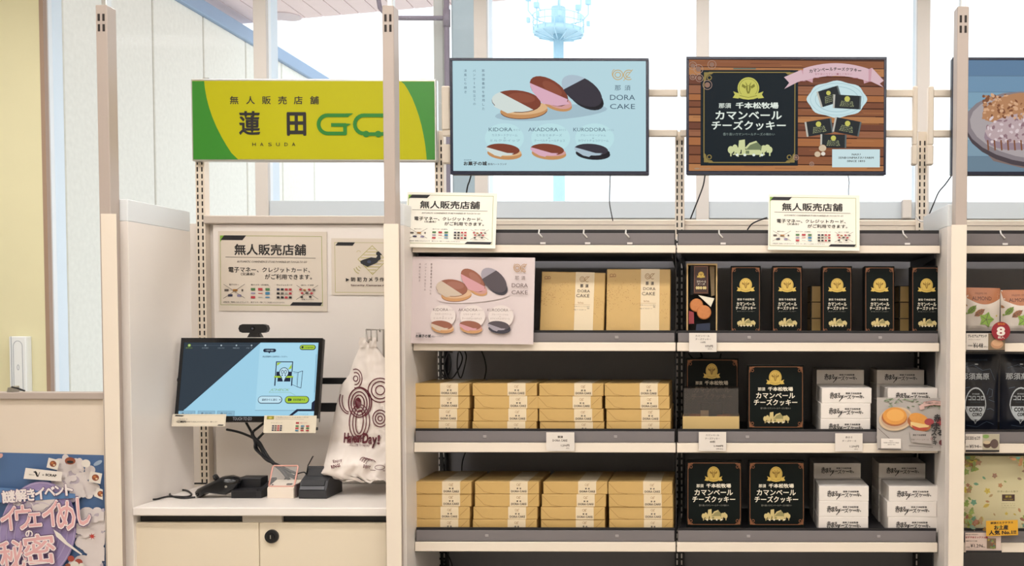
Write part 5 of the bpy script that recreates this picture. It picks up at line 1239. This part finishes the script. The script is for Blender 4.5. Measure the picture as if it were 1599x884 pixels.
# gate drawing with two footprints
a.line([(866,318),(992,318),(992,394)], 7, snv); a.line([(866,318),(866,440)], 7, snv); a.poly([(872,324),(905,324),(872,350)], sgr); a.poly([(986,335),(986,372),(960,378)], sgr)
a.poly([(872,396),(992,396),(992,440),(872,440)], snv); a.rect(856, 430, 1004, 444, sgr); a.line([(866,444),(866,505)], 9, snv); a.line([(996,444),(996,505)], 9, snv); a.rect(884, 444, 984, 474, snv)
a.ell(930, 404, 38, 42, snv); a.ell(930, 404, 33, 37, spl); a.poly([(915,438),(945,438),(930,480)], spl); a.ring(918, 398, 8, 14, 4, snv); a.ring(942, 398, 8, 14, 4, snv); a.ell(918, 424, 5, 6, snv, n=8); a.ell(942, 424, 5, 6, snv, n=8)
a.line([(1002,396),(1040,402),(1040,515),(1002,498)], 3, snv); a.line([(1040,402),(1075,390),(1070,525),(1040,515)], 4, snv); a.line([(1008,406),(1034,410),(1034,500)], 2, sln)
a.text('CHECK', 846, 530, 985, 548, scr('ui_green2', '#7fae5a'), -0.01, slant=0.4); a.line([(826,560),(990,560),(1030,582)], 2, scr('ui_green2', '#7fae5a')); a.line([(826,560),(850,530)], 2, scr('ui_green2', '#7fae5a'))
pill(748, 592, 926, 642, spl, snv); a.text('最初からに進む', 776, 608, 894, 626, snv, .03, 1); a.poly([(910,612),(920,617),(910,622)], snv)
pill(956, 592, 1134, 642, sgr, snv); a.text('会員登録する', 1016, 608, 1108, 626, snv, .03, 1); a.rect(978, 606, 990, 628, snv); a.poly([(992,606),(1004,610),(1004,624),(992,628)], snv)
for x0, x1, t_ in ((140,268,'ヘルプ'),(290,420,'音声'),(440,572,'呼出')): a.rect(x0, 706, x1, 745, scr('ui_tab', '#8ab4ca')); a.line([(x0,745),(x0,706),(x1,706),(x1,745)], 2, sln); a.text(t_, x0+52, 718, x1-22, 732, sln, 0, 1); a.ell(x0+34, 726, 9, 9, sln, n=10)
a.line([(1174,260),(1178,560)], 3, sln)
a.build('displayed_interface', mt, ((sx0+sx1)/2, 0, zb0))
a = Art((52, 745, 1210, 790), mw, zb0, y=-0.0021); a.text('TOUCH TO GO', 525, 753, 678, 778, mat('bezel_grey', '#7d7f88', .5), .03); a.build('bezel_lettering', mt)
# paper strips fixed to the lower edge
def strip(x0, x1, z0, z1, src, fn, lb):
    wd, h = x1-x0, z1-z0
    o = MB().box(-wd/2, wd/2, 0, 0.0008, 0, h, mat('strip_paper', '#ddd3bf', 0.45)).build('instruction_strip', mt, ((x0+x1)/2, -0.0042, z0), label=lb)
    a = Art(src, wd, h, y=-0.0002); fn(a); a.build('strip_lettering', o)
def s1(a):
    a.line([(246,10),(622,16),(622,102),(240,98)], 1.6, mat('p_gry', '#a7a49a'), closed=True); a.poly([(258,12),(322,15),(308,24),(250,22)], ink); a.poly([(580,92),(618,93),(612,102),(570,100)], ink)
    a.text('ご利用方法', 275, 42, 348, 52, ink2, 0, 1); a.ring(307, 68, 40, 10, 2, ink2); a.text('ご案内', 275, 62, 338, 74, ink, .05, 1); a.text('初めての方はこちらからスキャン・購入します', 350, 63, 570, 75, ink2, .02, 1)
def s2(a):
    a.rect(948, 14, 996, 40, mat('olive_tag', '#8a8429', .5)); a.ell(972, 27, 12, 8, mat('lf3', '#c2b04a')); a.text('ご利用いただけるお支払い方法', 1006, 18, 1230, 27, ink2, 0, 1); a.line([(1006,38),(1200,40)], 1.5, ink2)
    a.text('クレジット', 978, 64, 1056, 72, ink2, 0, 1); a.rect(1148, 62, 1170, 76, g_red); a.text('電子マネー', 1178, 64, 1230, 74, g_red, 0, 1)
    for i in range(12): a.rect(988+(i % 4)*18, 88+(i//4)*17, 1002+(i % 4)*18, 99+(i//4)*17, (g_nav, ink2, g_red, g_nav)[(i*5) % 4])
    for i in range(9): a.rect(1148+(i % 3)*36, 89+(i//3)*18, 1170+(i % 3)*36, 100+(i//3)*18, (g_green, g_red, ink2, g_blue, g_red)[(i*3) % 5])
ps = Ym/F
strip(-mw/2-0.006, -mw/2+W(80, Ym), -0.016, 0.026, (234, 4, 630, 108), s1, 'white paper strip with a rounded instruction box')
strip(mw/2-W(82, Ym), mw/2-0.003, -0.038, 0.022, (930, 8, 1286, 150), s2, 'white paper card listing the payment methods')
MB().box(mw/2-0.005, mw/2+0.003, -0.004, 0.004, -0.018, 0.012, steel, 0.001).box(mw/2-0.004, mw/2+0.002, -0.003, 0.003, -0.028, -0.016, black_m, 0.001).build('stylus_clip', mt)
MB().tube([(-mw/2-0.004, 0.01, mh*0.5), (-mw/2+0.0, 0.01, mh*0.5)], 0.009, black_m, 16).build('side_button', mt)
# arm behind
am = thing('mounting_bracket', 'pair of black bars carrying the kiosk monitor across to the post', 'bracket', (top.x, 3.6, base.z))
for (y0, y1) in ((590.5, 600.5), (630, 644)):
    yy = 3.575; MB().box(0.0, X(606, 600, yy)-top.x, -0.006, 0.006, Z(y1, yy, 500)-base.z, Z(y0, yy, 500)-base.z, black_m, 0.002).build('bar', am)
MB().box(-0.05, 0.05, -0.008, 0.04, 0.07, 0.21, black_m, 0.004).box(-0.03, 0.03, 0.04, YB-0.012-3.6, 0.10, 0.18, black_m, 0.003).build('mount_plate', am)
# webcam
cp = P(398, 527, Ym+0.005)
wc = thing('webcam', 'black webcam perched on the kiosk monitor', 'camera', (cp.x, Ym+0.004, cp.z+0.0005))
hw_, z0, z1 = W(22.5, Ym), W(7, Ym), W(20.5, Ym)
pts = [(-hw_, (z0+z1)/2), (-hw_+0.004, z1-0.004), (-hw_+0.014, z1), (hw_-0.014, z1), (hw_-0.004, z1-0.004), (hw_, (z0+z1)/2), (hw_-0.004, z0+0.004), (hw_-0.014, z0), (-hw_+0.014, z0), (-hw_+0.004, z0+0.004)]
MB().prism(pts, -0.014, 0.008, black_m).build('body', wc); MB().tube([(0, -0.014, (z0+z1)/2), (0, -0.017, (z0+z1)/2)], [0.0075, 0.0065], black_gloss, 20).tube([(0, -0.0168, (z0+z1)/2), (0, -0.0178, (z0+z1)/2)], 0.003, mat('lens_glint', '#565b66', 0.1), 12).build('lens', wc)
MB().prism([(-0.022, 0), (0.026, 0), (0.017, z0), (-0.013, z0)], -0.010, 0.012, black_m).build('clamp', wc)

# ------------------------------------------------------------------ devices on the counter
def wire(name, label, pts, r=0.0024, m=None, smooth=6, cat='cable', group=None):
    q = [Vector(p) for p in pts]; out = []
    for i in range(len(q)-1):
        p0, p1, p2, p3 = q[max(0, i-1)], q[i], q[i+1], q[min(len(q)-1, i+2)]
        for j in range(smooth):
            t_ = j/smooth; out.append(0.5*((2*p1)+(-p0+p2)*t_+(2*p0-5*p1+4*p2-p3)*t_*t_+(-p0+3*p1-3*p2+p3)*t_**3))
    out.append(q[-1]); return tag(MB().tube(out, r, m or rubber, 7).build(name), label, cat, group)
YD = 3.385; zc = ZC+0.0006
# hand scanner lying on its side
sc = thing('barcode_scanner', 'glossy black hand scanner lying on the counter', 'scanner', (X(330, 778, YD), YD+0.01, zc))
k = YD/F; f = lambda x, y: ((x-508)/4.703*k, (608-y)/4.703*k)   # zoom 220..560, 330 px -> 517
def blob(pts, y0, y1, m, name, parent):
    mb = MB(); n = len(pts); c_ = (sum(p[0] for p in pts)/n, sum(p[1] for p in pts)/n); ym = (y0+y1)/2
    rings = []
    for (s_, yy) in ((0.55, y0), (0.86, y0+(y1-y0)*0.12), (1.0, y0+(y1-y0)*0.35), (1.0, y0+(y1-y0)*0.65), (0.86, y0+(y1-y0)*0.88), (0.55, y1)):
        rings.append([(c_[0]+(p[0]-c_[0])*s_, yy, max(0, c_[1]+(p[1]-c_[1])*s_)) for p in pts])
    i = mb.mi(m); mb.v = [p for r in rings for p in r]
    for j in range(5):
        for q in range(n): mb.f.append((j*n+q, j*n+(q+1)%n, (j+1)*n+(q+1)%n, (j+1)*n+q)); mb.m.append(i); mb.sm.append(True)
    mb.f += [tuple(reversed(range(n))), tuple(range(5*n, 6*n))]; mb.m += [i, i]; mb.sm += [False, False]
    return mb.build(name, parent)
blob([f(*p) for p in ((376,590),(372,570),(392,545),(440,520),(500,490),(545,468),(580,452),(640,446),(690,462),(712,490),(690,540),(640,570),(600,588),(540,582),(480,575),(430,585),(410,608),(385,606))], -0.02, 0.045, black_gloss, 'body', sc)
blob([f(*p) for p in ((512,480),(502,445),(512,440),(535,470),(530,484))], 0.0, 0.03, black_m, 'trigger', sc)
mb = MB(); p = f(627, 520); mb.tube([(p[0], -0.021, p[1]), (p[0], -0.0155, p[1])], 0.004, steel, 12); mb.build('button', sc)
zf = lambda x, y: ((x/4.703+220), (y/4.703+650))
def onc(x, y, Yq, lift=0.0): px, py = zf(x, y); return P(px, py, Yq)
def cnt(x, y):    # point on the counter plane seen at zoom pixel
    px, py = zf(x, y); d = RM @ Vector(((px-CX)/F, -(py-CY)/F, -1)); t_ = (zc+0.0035-1.5)/d.z; return CAM+d*t_
wire('scanner_cable', 'thin black cable looping out from the hand scanner', [cnt(*p) for p in ((400,595),(300,600),(215,580),(240,545),(330,545),(372,575),(330,592),(200,590),(110,610),(62,606),(80,588),(180,572),(250,545),(340,528),(365,500),(400,494),(480,494))], 0.0032, smooth=5)
# scanner cradle (low black tray with raised rear)
cr = thing('scanner_cradle', 'matt black scanner cradle between hand scanner and white reader', 'cradle', (X(389, 778, YD), YD, zc))
x0, x1 = -W(28, YD), W(12, YD)
blk2 = mat('matt_black', '#1a1a1e', 0.5)
MB().prismx([(0, 0), (0, 0.026), (0.01, 0.030), (0.11, 0.030), (0.11, 0)], x0, x1, blk2).build('body', cr)
MB().prismx([(0.045, 0.0302), (0.045, 0.058), (0.052, 0.062), (0.10, 0.062), (0.10, 0.0302)], x0+0.005, x1-0.006, blk2).build('rear_block', cr)
m = MB(); xq = x1+0.0003; m.v = []; m.prismx([(0.0, 0), (0.0, 0.024), (0.12, 0.052), (0.12, 0)], xq, xq+0.016, blk2); m.build('side_wing', cr)
m = MB().prismx([(-0.0012, 0.004), (-0.0012, 0.020), (-0.0002, 0.020), (-0.0002, 0.004)], x0+0.008, x1-0.004, black_gloss); m.build('front_plate', cr)
# white card reader with pink-rimmed clear frame
rd = thing('card_reader', 'white contactless card reader with pink-rimmed clear frame', 'card reader', (X(438, 778, YD), YD, zc))
hx = W(20.5, YD); wr = mat('reader_white', '#e6dacb', 0.35); pr = mat('pink_rim', '#dba497', 0.35)
MB().prismx([(0, 0), (0, 0.034), (0.006, 0.0375), (0.075, 0.052), (0.085, 0.05), (0.085, 0)], -hx, hx, wr).build('base', rd)
fr = MB(); L = 0.088; y_, z_ = 0.008, 0.038; an = math.radians(48)
def fp(u, v): return (u*hx*0.98, y_+v*L*math.cos(an)*0.6, z_+0.0005+v*L*math.sin(an))
cor = [fp(-1+0.0, 0.06), fp(-1, 0.94), fp(-0.93, 1), fp(0.93, 1), fp(1, 0.94), fp(1, 0.06), fp(0.93, 0), fp(-0.93, 0), fp(-1+0.0, 0.06)]
fr.tube(cor, 0.0028, pr, 8); fr.build('pink_rim', rd)
fr = MB(); fr.face([fp(-.95, .03), fp(.95, .03), fp(.95, .97), fp(-.95, .97)], acrylic); fr.face([(p_[0], p_[1]+0.002, p_[2]-0.001) for p_ in (fp(-.95, .97), fp(.95, .97), fp(.95, .03), fp(-.95, .03))], acrylic); fr.build('clear_plate', rd)
MB().box(-hx+0.01, -hx+0.014, 0.012, 0.016, 0.042, 0.045, ink).box(0.012, 0.028, 0.02, 0.032, 0.0425, 0.0455, ink).build('slot_mark', rd)
MB().box(hx+0.0003, hx+0.006, 0.01, 0.08, 0.002, 0.045, mat('reader_side', '#5a4a4a', 0.5), 0.001).build('side_cover', rd)
# black receipt printer
pt_ = thing('receipt_printer', 'dark grey receipt printer with ribbed front beside the white reader', 'printer', (X(488, 779, YD-0.01), YD-0.01, zc))
hx = W(21.5, YD); gp = mat('printer_grey', '#2e2f33', 0.45, noise=0.05, scale=40); D_ = 0.145
MB().prismx([(0, 0.004), (0.004, 0), (D_, 0), (D_, 0.062), (0.06, 0.074), (0.045, 0.068), (0.02, 0.058), (0.003, 0.030), (0, 0.028)], -hx, hx, gp).build('body', pt_)
MB().prismx([(0.009, 0.0425), (0.0195, 0.0590), (0.0165, 0.0605), (0.006, 0.044)], -hx*0.85, hx*0.8, blk2).prismx([(0.002, 0.0305), (0.0075, 0.040), (0.005, 0.0415), (-0.001, 0.031)], -hx*0.9, hx*0.85, mat('printer_light', '#55565c', 0.35)).build('front_rib', pt_)
MB().prismx([(0.048, 0.0705), (0.06, 0.0745), (0.10, 0.070), (0.10, 0.080), (0.075, 0.100), (0.06, 0.094)], -hx*0.9, hx*0.4, blk2).build('lid', pt_)
m = MB().tube([(-hx*0.85, 0.05, 0.075), (-hx*0.78, 0.055, 0.105), (-hx*0.5, 0.06, 0.132), (-hx*0.45, 0.062, 0.136)], 0.002, black_m, 6); m.build('paper_guide', pt_)
# cable bundle from the monitor down to the reader
def zk(x, y, Yq): return onc(x, y, Yq)
B = [(780,60,3.56),(822,118,3.54),(850,180,3.52),(900,270,3.50),(990,350,3.47),(1050,410,3.46),(1110,460,3.46)]
for i, (pts, lb) in enumerate((
    ([(770,40,3.56),(800,95,3.55),(825,140,3.54),(852,195,3.53),(880,235,3.52),(930,320,3.50),(1000,360,3.48),(1060,400,3.47),(1120,440,3.47)], 'black cable from the middle of the monitor down to the card reader'),
    ([(905,50,3.56),(860,85,3.55),(820,125,3.54),(838,190,3.53),(842,240,3.52),(905,300,3.50),(985,355,3.48),(1045,410,3.47),(1130,455,3.47)], 'black cable crossing from the printed card side of the monitor'),
    ([(630,98,3.56),(700,112,3.55),(770,135,3.54),(835,170,3.53),(890,240,3.52),(945,310,3.50),(1010,372,3.48),(1080,420,3.47),(1050,480,3.46),(1030,502,3.46)], 'black cable sweeping out from behind the paper strip'),
    ([(930,98,3.56),(885,140,3.55),(850,185,3.54),(855,240,3.53),(920,320,3.50),(990,350,3.48),(1090,400,3.47),(1140,425,3.47),(1130,480,3.46)], 'black cable coming from under the printed card'),
    ([(818,110,3.53),(825,150,3.53),(870,195,3.525),(905,255,3.515),(960,335,3.49),(1030,395,3.47),(1090,470,3.46)], 'thick black cable in the middle of the twisted bundle'))):
    wire('monitor_cable', lb, [zk(*p) for p in pts], 0.0058 if i == 4 else 0.0044, group='cables twisted below the monitor')
wire('printer_cable', 'short black cable between the card reader and the receipt printer', [zk(*p) for p in ((1120,440,3.47),(1160,420,3.46),(1200,412,3.45),(1215,430,3.45))], 0.0022)

# ------------------------------------------------------------------ plastic bag on its hook
YP = 3.60; kp = YP/F/3.4
hk = P(575, 533, YP)
bag = thing('plastic_bag', 'white plastic carrier bag with maroon rings hanging from the wire hook', 'bag', (hk.x, YP, hk.z))
c0 = P(490, 500, YP)-Vector((hk.x, YP, hk.z))
LT = [(95,245),(145,243),(180,228),(215,212),(290,188),(330,152),(350,142),(400,132),(450,117),(560,98),(640,84),(740,62),(780,52),(800,34),(815,20),(832,60),(850,130),(856,200)]
RT = [(95,328),(145,334),(165,352),(205,380),(300,402),(500,440),(700,470),(856,490)]
def itp(T, v):
    for (a0, b0), (a1, b1) in zip(T, T[1:]):
        if v <= a1: return b0+(b1-b0)*max(0, (v-a0))/(a1-a0)
    return T[-1][1]
NM = Vector((0,0,0))
from mathutils import noise as _ns
def bulge(x, y):      # zoom px -> y offset toward the camera
    l, r = itp(LT, y), itp(RT, y); u = min(1, max(0, (x-l)/(r-l))); v = (y-95)/760
    e = (max(0, 1-(2*u-1)**2))**0.5; d = 0.055*min(1, v*1.6+0.05)*e
    fold = 0.010*_ns.noise(Vector((x*0.012, y*0.006, 1.3)))+0.005*_ns.noise(Vector((x*0.03, y*0.03, 4.1)))+0.003*math.sin((x-285)*0.09+2*math.sin(y*0.01))*max(0, 1-v*1.5)
    if y > 690: fold += 0.022*((y-690)/160)**1.2*math.sin(x*0.021+0.8)+0.006*math.sin(x*0.07+y*0.05)
    if y > 340 and y < 430 and x < 235: fold += 0.012*max(0, 1-abs(x-185)/60)*max(0, 1-abs(y-385)/48)
    fw = min(1, max(0, (y-640)/140)); fw = fw*fw*(3-2*fw)*max(0, 1-max(0, x-200)/500)
    return -(d+fold*e)-0.15*fw
def w2(x, y, yo=0): return tuple(P(490+x/3.4, 500+y/3.4, YP+yo)-Vector((hk.x, YP, hk.z)))
bm_ = mat('bag_plastic', '#ece2da', 0.38, noise=0.02, scale=12, bump=0.15)
nt = bm_.node_tree; pb_ = nt.nodes['Principled BSDF']; pb_.inputs['Subsurface Weight'].default_value = 0.0
mb = MB()
def bf(u, v):
    y = 95+v*761; l, r = itp(LT, y), itp(RT, y); x = l+(r-l)*u
    yb_ = y + (10*math.sin(x*0.05)+6*math.sin(x*0.13) if v > 0.97 else 0); return w2(x, yb_, bulge(x, y))
mb.grid(bf, 46, 70, bm_)
mb.grid(lambda u, v: (lambda q: (q[0], 0.004+0.3*abs(q[1]), q[2]))(bf(1-u, v)), 20, 36, bm_)
mb.build('bag_body', bag)
mb = MB(); mb.grid(lambda u, v: w2(240+u*92+3*math.sin(v*9), 92+v*52, -0.012-0.006*math.sin(u*math.pi)-0.003*math.sin(u*14+v*5)), 12, 8, bm_); mb.build('bag_tab', bag)
mr = mat('maroon_print', '#5e1a28', 0.5)
a = Art((0, 0, 384, 884), 384*kp, 884*kp, y=-0.0008, clip=False, eps=0.00008)
ax, az = c0.x+192*kp, c0.z-884*kp
def _be(q, m, a=a):
    pts = [w2(p[0]/kp+192, 884-p[1]/kp, bulge(p[0]/kp+192, 884-p[1]/kp)-0.0015+(a.y+0.0008)) for p in q]
    ar = sum(q[i][0]*q[(i+1)%len(q)][1] - q[(i+1)%len(q)][0]*q[i][1] for i in range(len(q)))
    a.mb.face(pts if ar > 0 else pts[::-1], m)
a._emit = _be
for r_ in (12, 30, 48): a.ring(222, 310, r_*0.62+4, r_*1.0+2, 5, mr, a0=-110 if r_ > 12 else 0, a1=100 if r_ > 12 else 360)
for r_ in (24, 46, 64): a.ring(352, 372, r_, r_, 5.8, mr)
for r_ in (12, 27, 42): a.ring(352, 522, r_*0.94, r_*1.06, 5.4, mr)
a.ell(235, 440, 17, 30, mr, n=20)
for rx, ry in ((28, 44), (42, 62), (56, 78), (66, 82)): a.ring(240, 442 if ry < 70 else 438, rx, ry, 6, mr, a0=0 if rx < 66 else -100, a1=360 if rx < 66 else 60, n=36)
for rx, ry in ((52, 72), (38, 62)): a.ring(188, 425, rx, ry, 5, mr, a0=95, a1=205)
for rx, ry in ((20, 62), (36, 78), (54, 92)): a.ring(242, 540, rx, ry, 5, mr, rot=3)
def tw_(t_, x0, y0, x1, y1, b, rot): 
    a.text(t_, x0, y0, x1, y1, mr, b, 3, rot)
for ch, x0, y0, x1, y1 in (('H', 161, 600, 183, 650), ('a', 185, 616, 199, 650), ('v', 199, 616, 212, 650), ('e', 212, 616, 226, 650), ('a', 228, 612, 242, 648), ('n', 240, 612, 252, 646), ('D', 260, 602, 288, 652), ('a', 291, 622, 308, 656), ('y', 310, 624, 332, 678), ('!', 340, 612, 349, 658)): tw_(ch, x0, y0, x1, y1, 0.05, 4)
a.text('WELCOME TO YASUMO', 190, 656, 296, 670, mr, 0.02, 1, 4)
a.text('Enjoy', 102, 738, 150, 758, mr, 0.03, 1, -12); a.text('RINGS', 92, 766, 140, 784, mr, .05, 1, -14)
for i in range(4): a.ring(262+i*14, 752+i*8, 18+i*4, 24+i*4, 3.5, mr, a0=200, a1=320, n=10)
a.text('ENJOY', 262, 770, 300, 792, mr, .05, 1, 12); a.ring(350, 782, 26, 12, 3, mr); a.line([(300,796),(378,800)], 3, mr)
a.build('printed_rings', bag)
h = thing('wire_hook', 'bent grey wire hook on the back panel holding the bag', 'hook', P(590, 516, YP))
q = lambda x, y, yo: tuple(P(490+x/3.4, 500+y/3.4, YP+yo)-Vector(h.location))
mb = MB(); hm = mat('hook_grey', '#a39b93', 0.35, 0.6)
mb.tube([q(278,50,0.0), q(282,110,-0.03), q(290,118,-0.05), q(294,100,-0.055)], 0.0028, hm, 8); mb.tube([q(278,50,0), q(370,50,0), q(372,240,0)], 0.0034, hm, 8)
mb.tube([q(304,50,0), q(304,108,-0.02)], 0.0026, hm, 8); mb.tube([q(334,50,0), q(336,112,-0.02)], 0.0026, hm, 8); mb.tube([q(372,240,0), q(372,250,0.15)], 0.0034, hm, 8); mb.tube([q(350,50,0), q(352,60,0.15)], 0.0034, hm, 8)
mb.build('wire', h)

# ------------------------------------------------------------------ loose cables
def pw(l): return [P(*p) for p in l]
wire('screen_cable', 'black cable hanging from the pancake screen', pw([(736,272,3.70),(733,283,3.71),(729,297,3.72),(724,345,3.76)]), 0.0026)
wire('screen_cable', 'thin cable below the pancake screen beside the tower', pw([(953,272,3.70),(952,300,3.71),(952,318,3.72),(954,330,3.73),(957,345,3.76)]), 0.0018)
wire('screen_cable', 'black cable hanging from the cheese cookie screen behind the rail', pw([(1101,272,3.70),(1098,290,3.71),(1090,312,3.72),(1078,342,3.76)]), 0.0026)
wire('screen_cable', 'thin cable below the note of the cheese cookie screen', pw([(1324,272,3.70),(1326,285,3.71),(1325,300,3.72),(1327,345,3.76)]), 0.0016, mat('grey_cable', '#6d6f75', 0.5))
wire('screen_cable', 'cable curving from the crumble cake screen down to the rail', pw([(1486,274,3.70),(1476,288,3.71),(1466,300,3.72),(1458,318,3.72),(1448,342,3.76)]), 0.0024)
wire('rail_cable', 'black cable running over the top rail of the cookie bay', pw([(1198,340,3.72),(1186,344,3.72),(1174,350,3.72),(1167,359,3.72)]), 0.0028)
wire('rail_wire', 'white wire reaching from the bracket to the last post', pw([(1430,337,3.74),(1440,346,3.72),(1462,336,3.66),(1486,322,3.60)]), 0.003, slot_light)
wire('gap_cable', 'black cable dropping through the joint of the shelves', pw([(1046,368,3.33),(1052,388,3.322),(1055,404,3.322),(1056,450,3.322),(1055.5,550,3.322),(1056,700,3.322),(1055.5,884,3.322)]), 0.0020)
for (lb, pts) in (('black cable coil behind the gold stacks nearest the kiosk', [(690,548,3.77),(688,575,3.76),(696,590,3.76),(704,570,3.76),(700,552,3.77),(694,572,3.76),(702,592,3.75),(714,580,3.76),(722,560,3.76),(716,549,3.77),(714,575,3.75),(720,590,3.75),(728,560,3.76),(726,549,3.77)]),
                  ('single black cable behind the gold stacks on the middle shelf', [(752,548,3.77),(757,562,3.77),(759,578,3.77),(755,598,3.77)]),
                  ('black cable behind the gold stacks on the lower shelf nearest the kiosk', [(690,706,3.77),(692,722,3.77),(693,742,3.77)]),
                  ('single black cable behind the gold stacks on the lower shelf', [(727,706,3.77),(722,722,3.77),(721,742,3.77)]),
                  ('looped black cable under the lower shelf of the gold box bay', [(690,862,3.77),(694,880,3.76),(698,866,3.76),(706,884,3.76),(700,900,3.76)]),
                  ('black cable behind the covered tray', [(1075,552,3.77),(1083,560,3.76),(1096,558,3.77),(1094,551,3.77),(1100,566,3.77),(1120,568,3.77),(1126,552,3.77)])):
    wire('shelf_cable', lb, pw(pts), 0.0026)
print('tris', sum(len(m.polygons) for m in bpy.data.meshes), 'objs', len(bpy.data.objects))
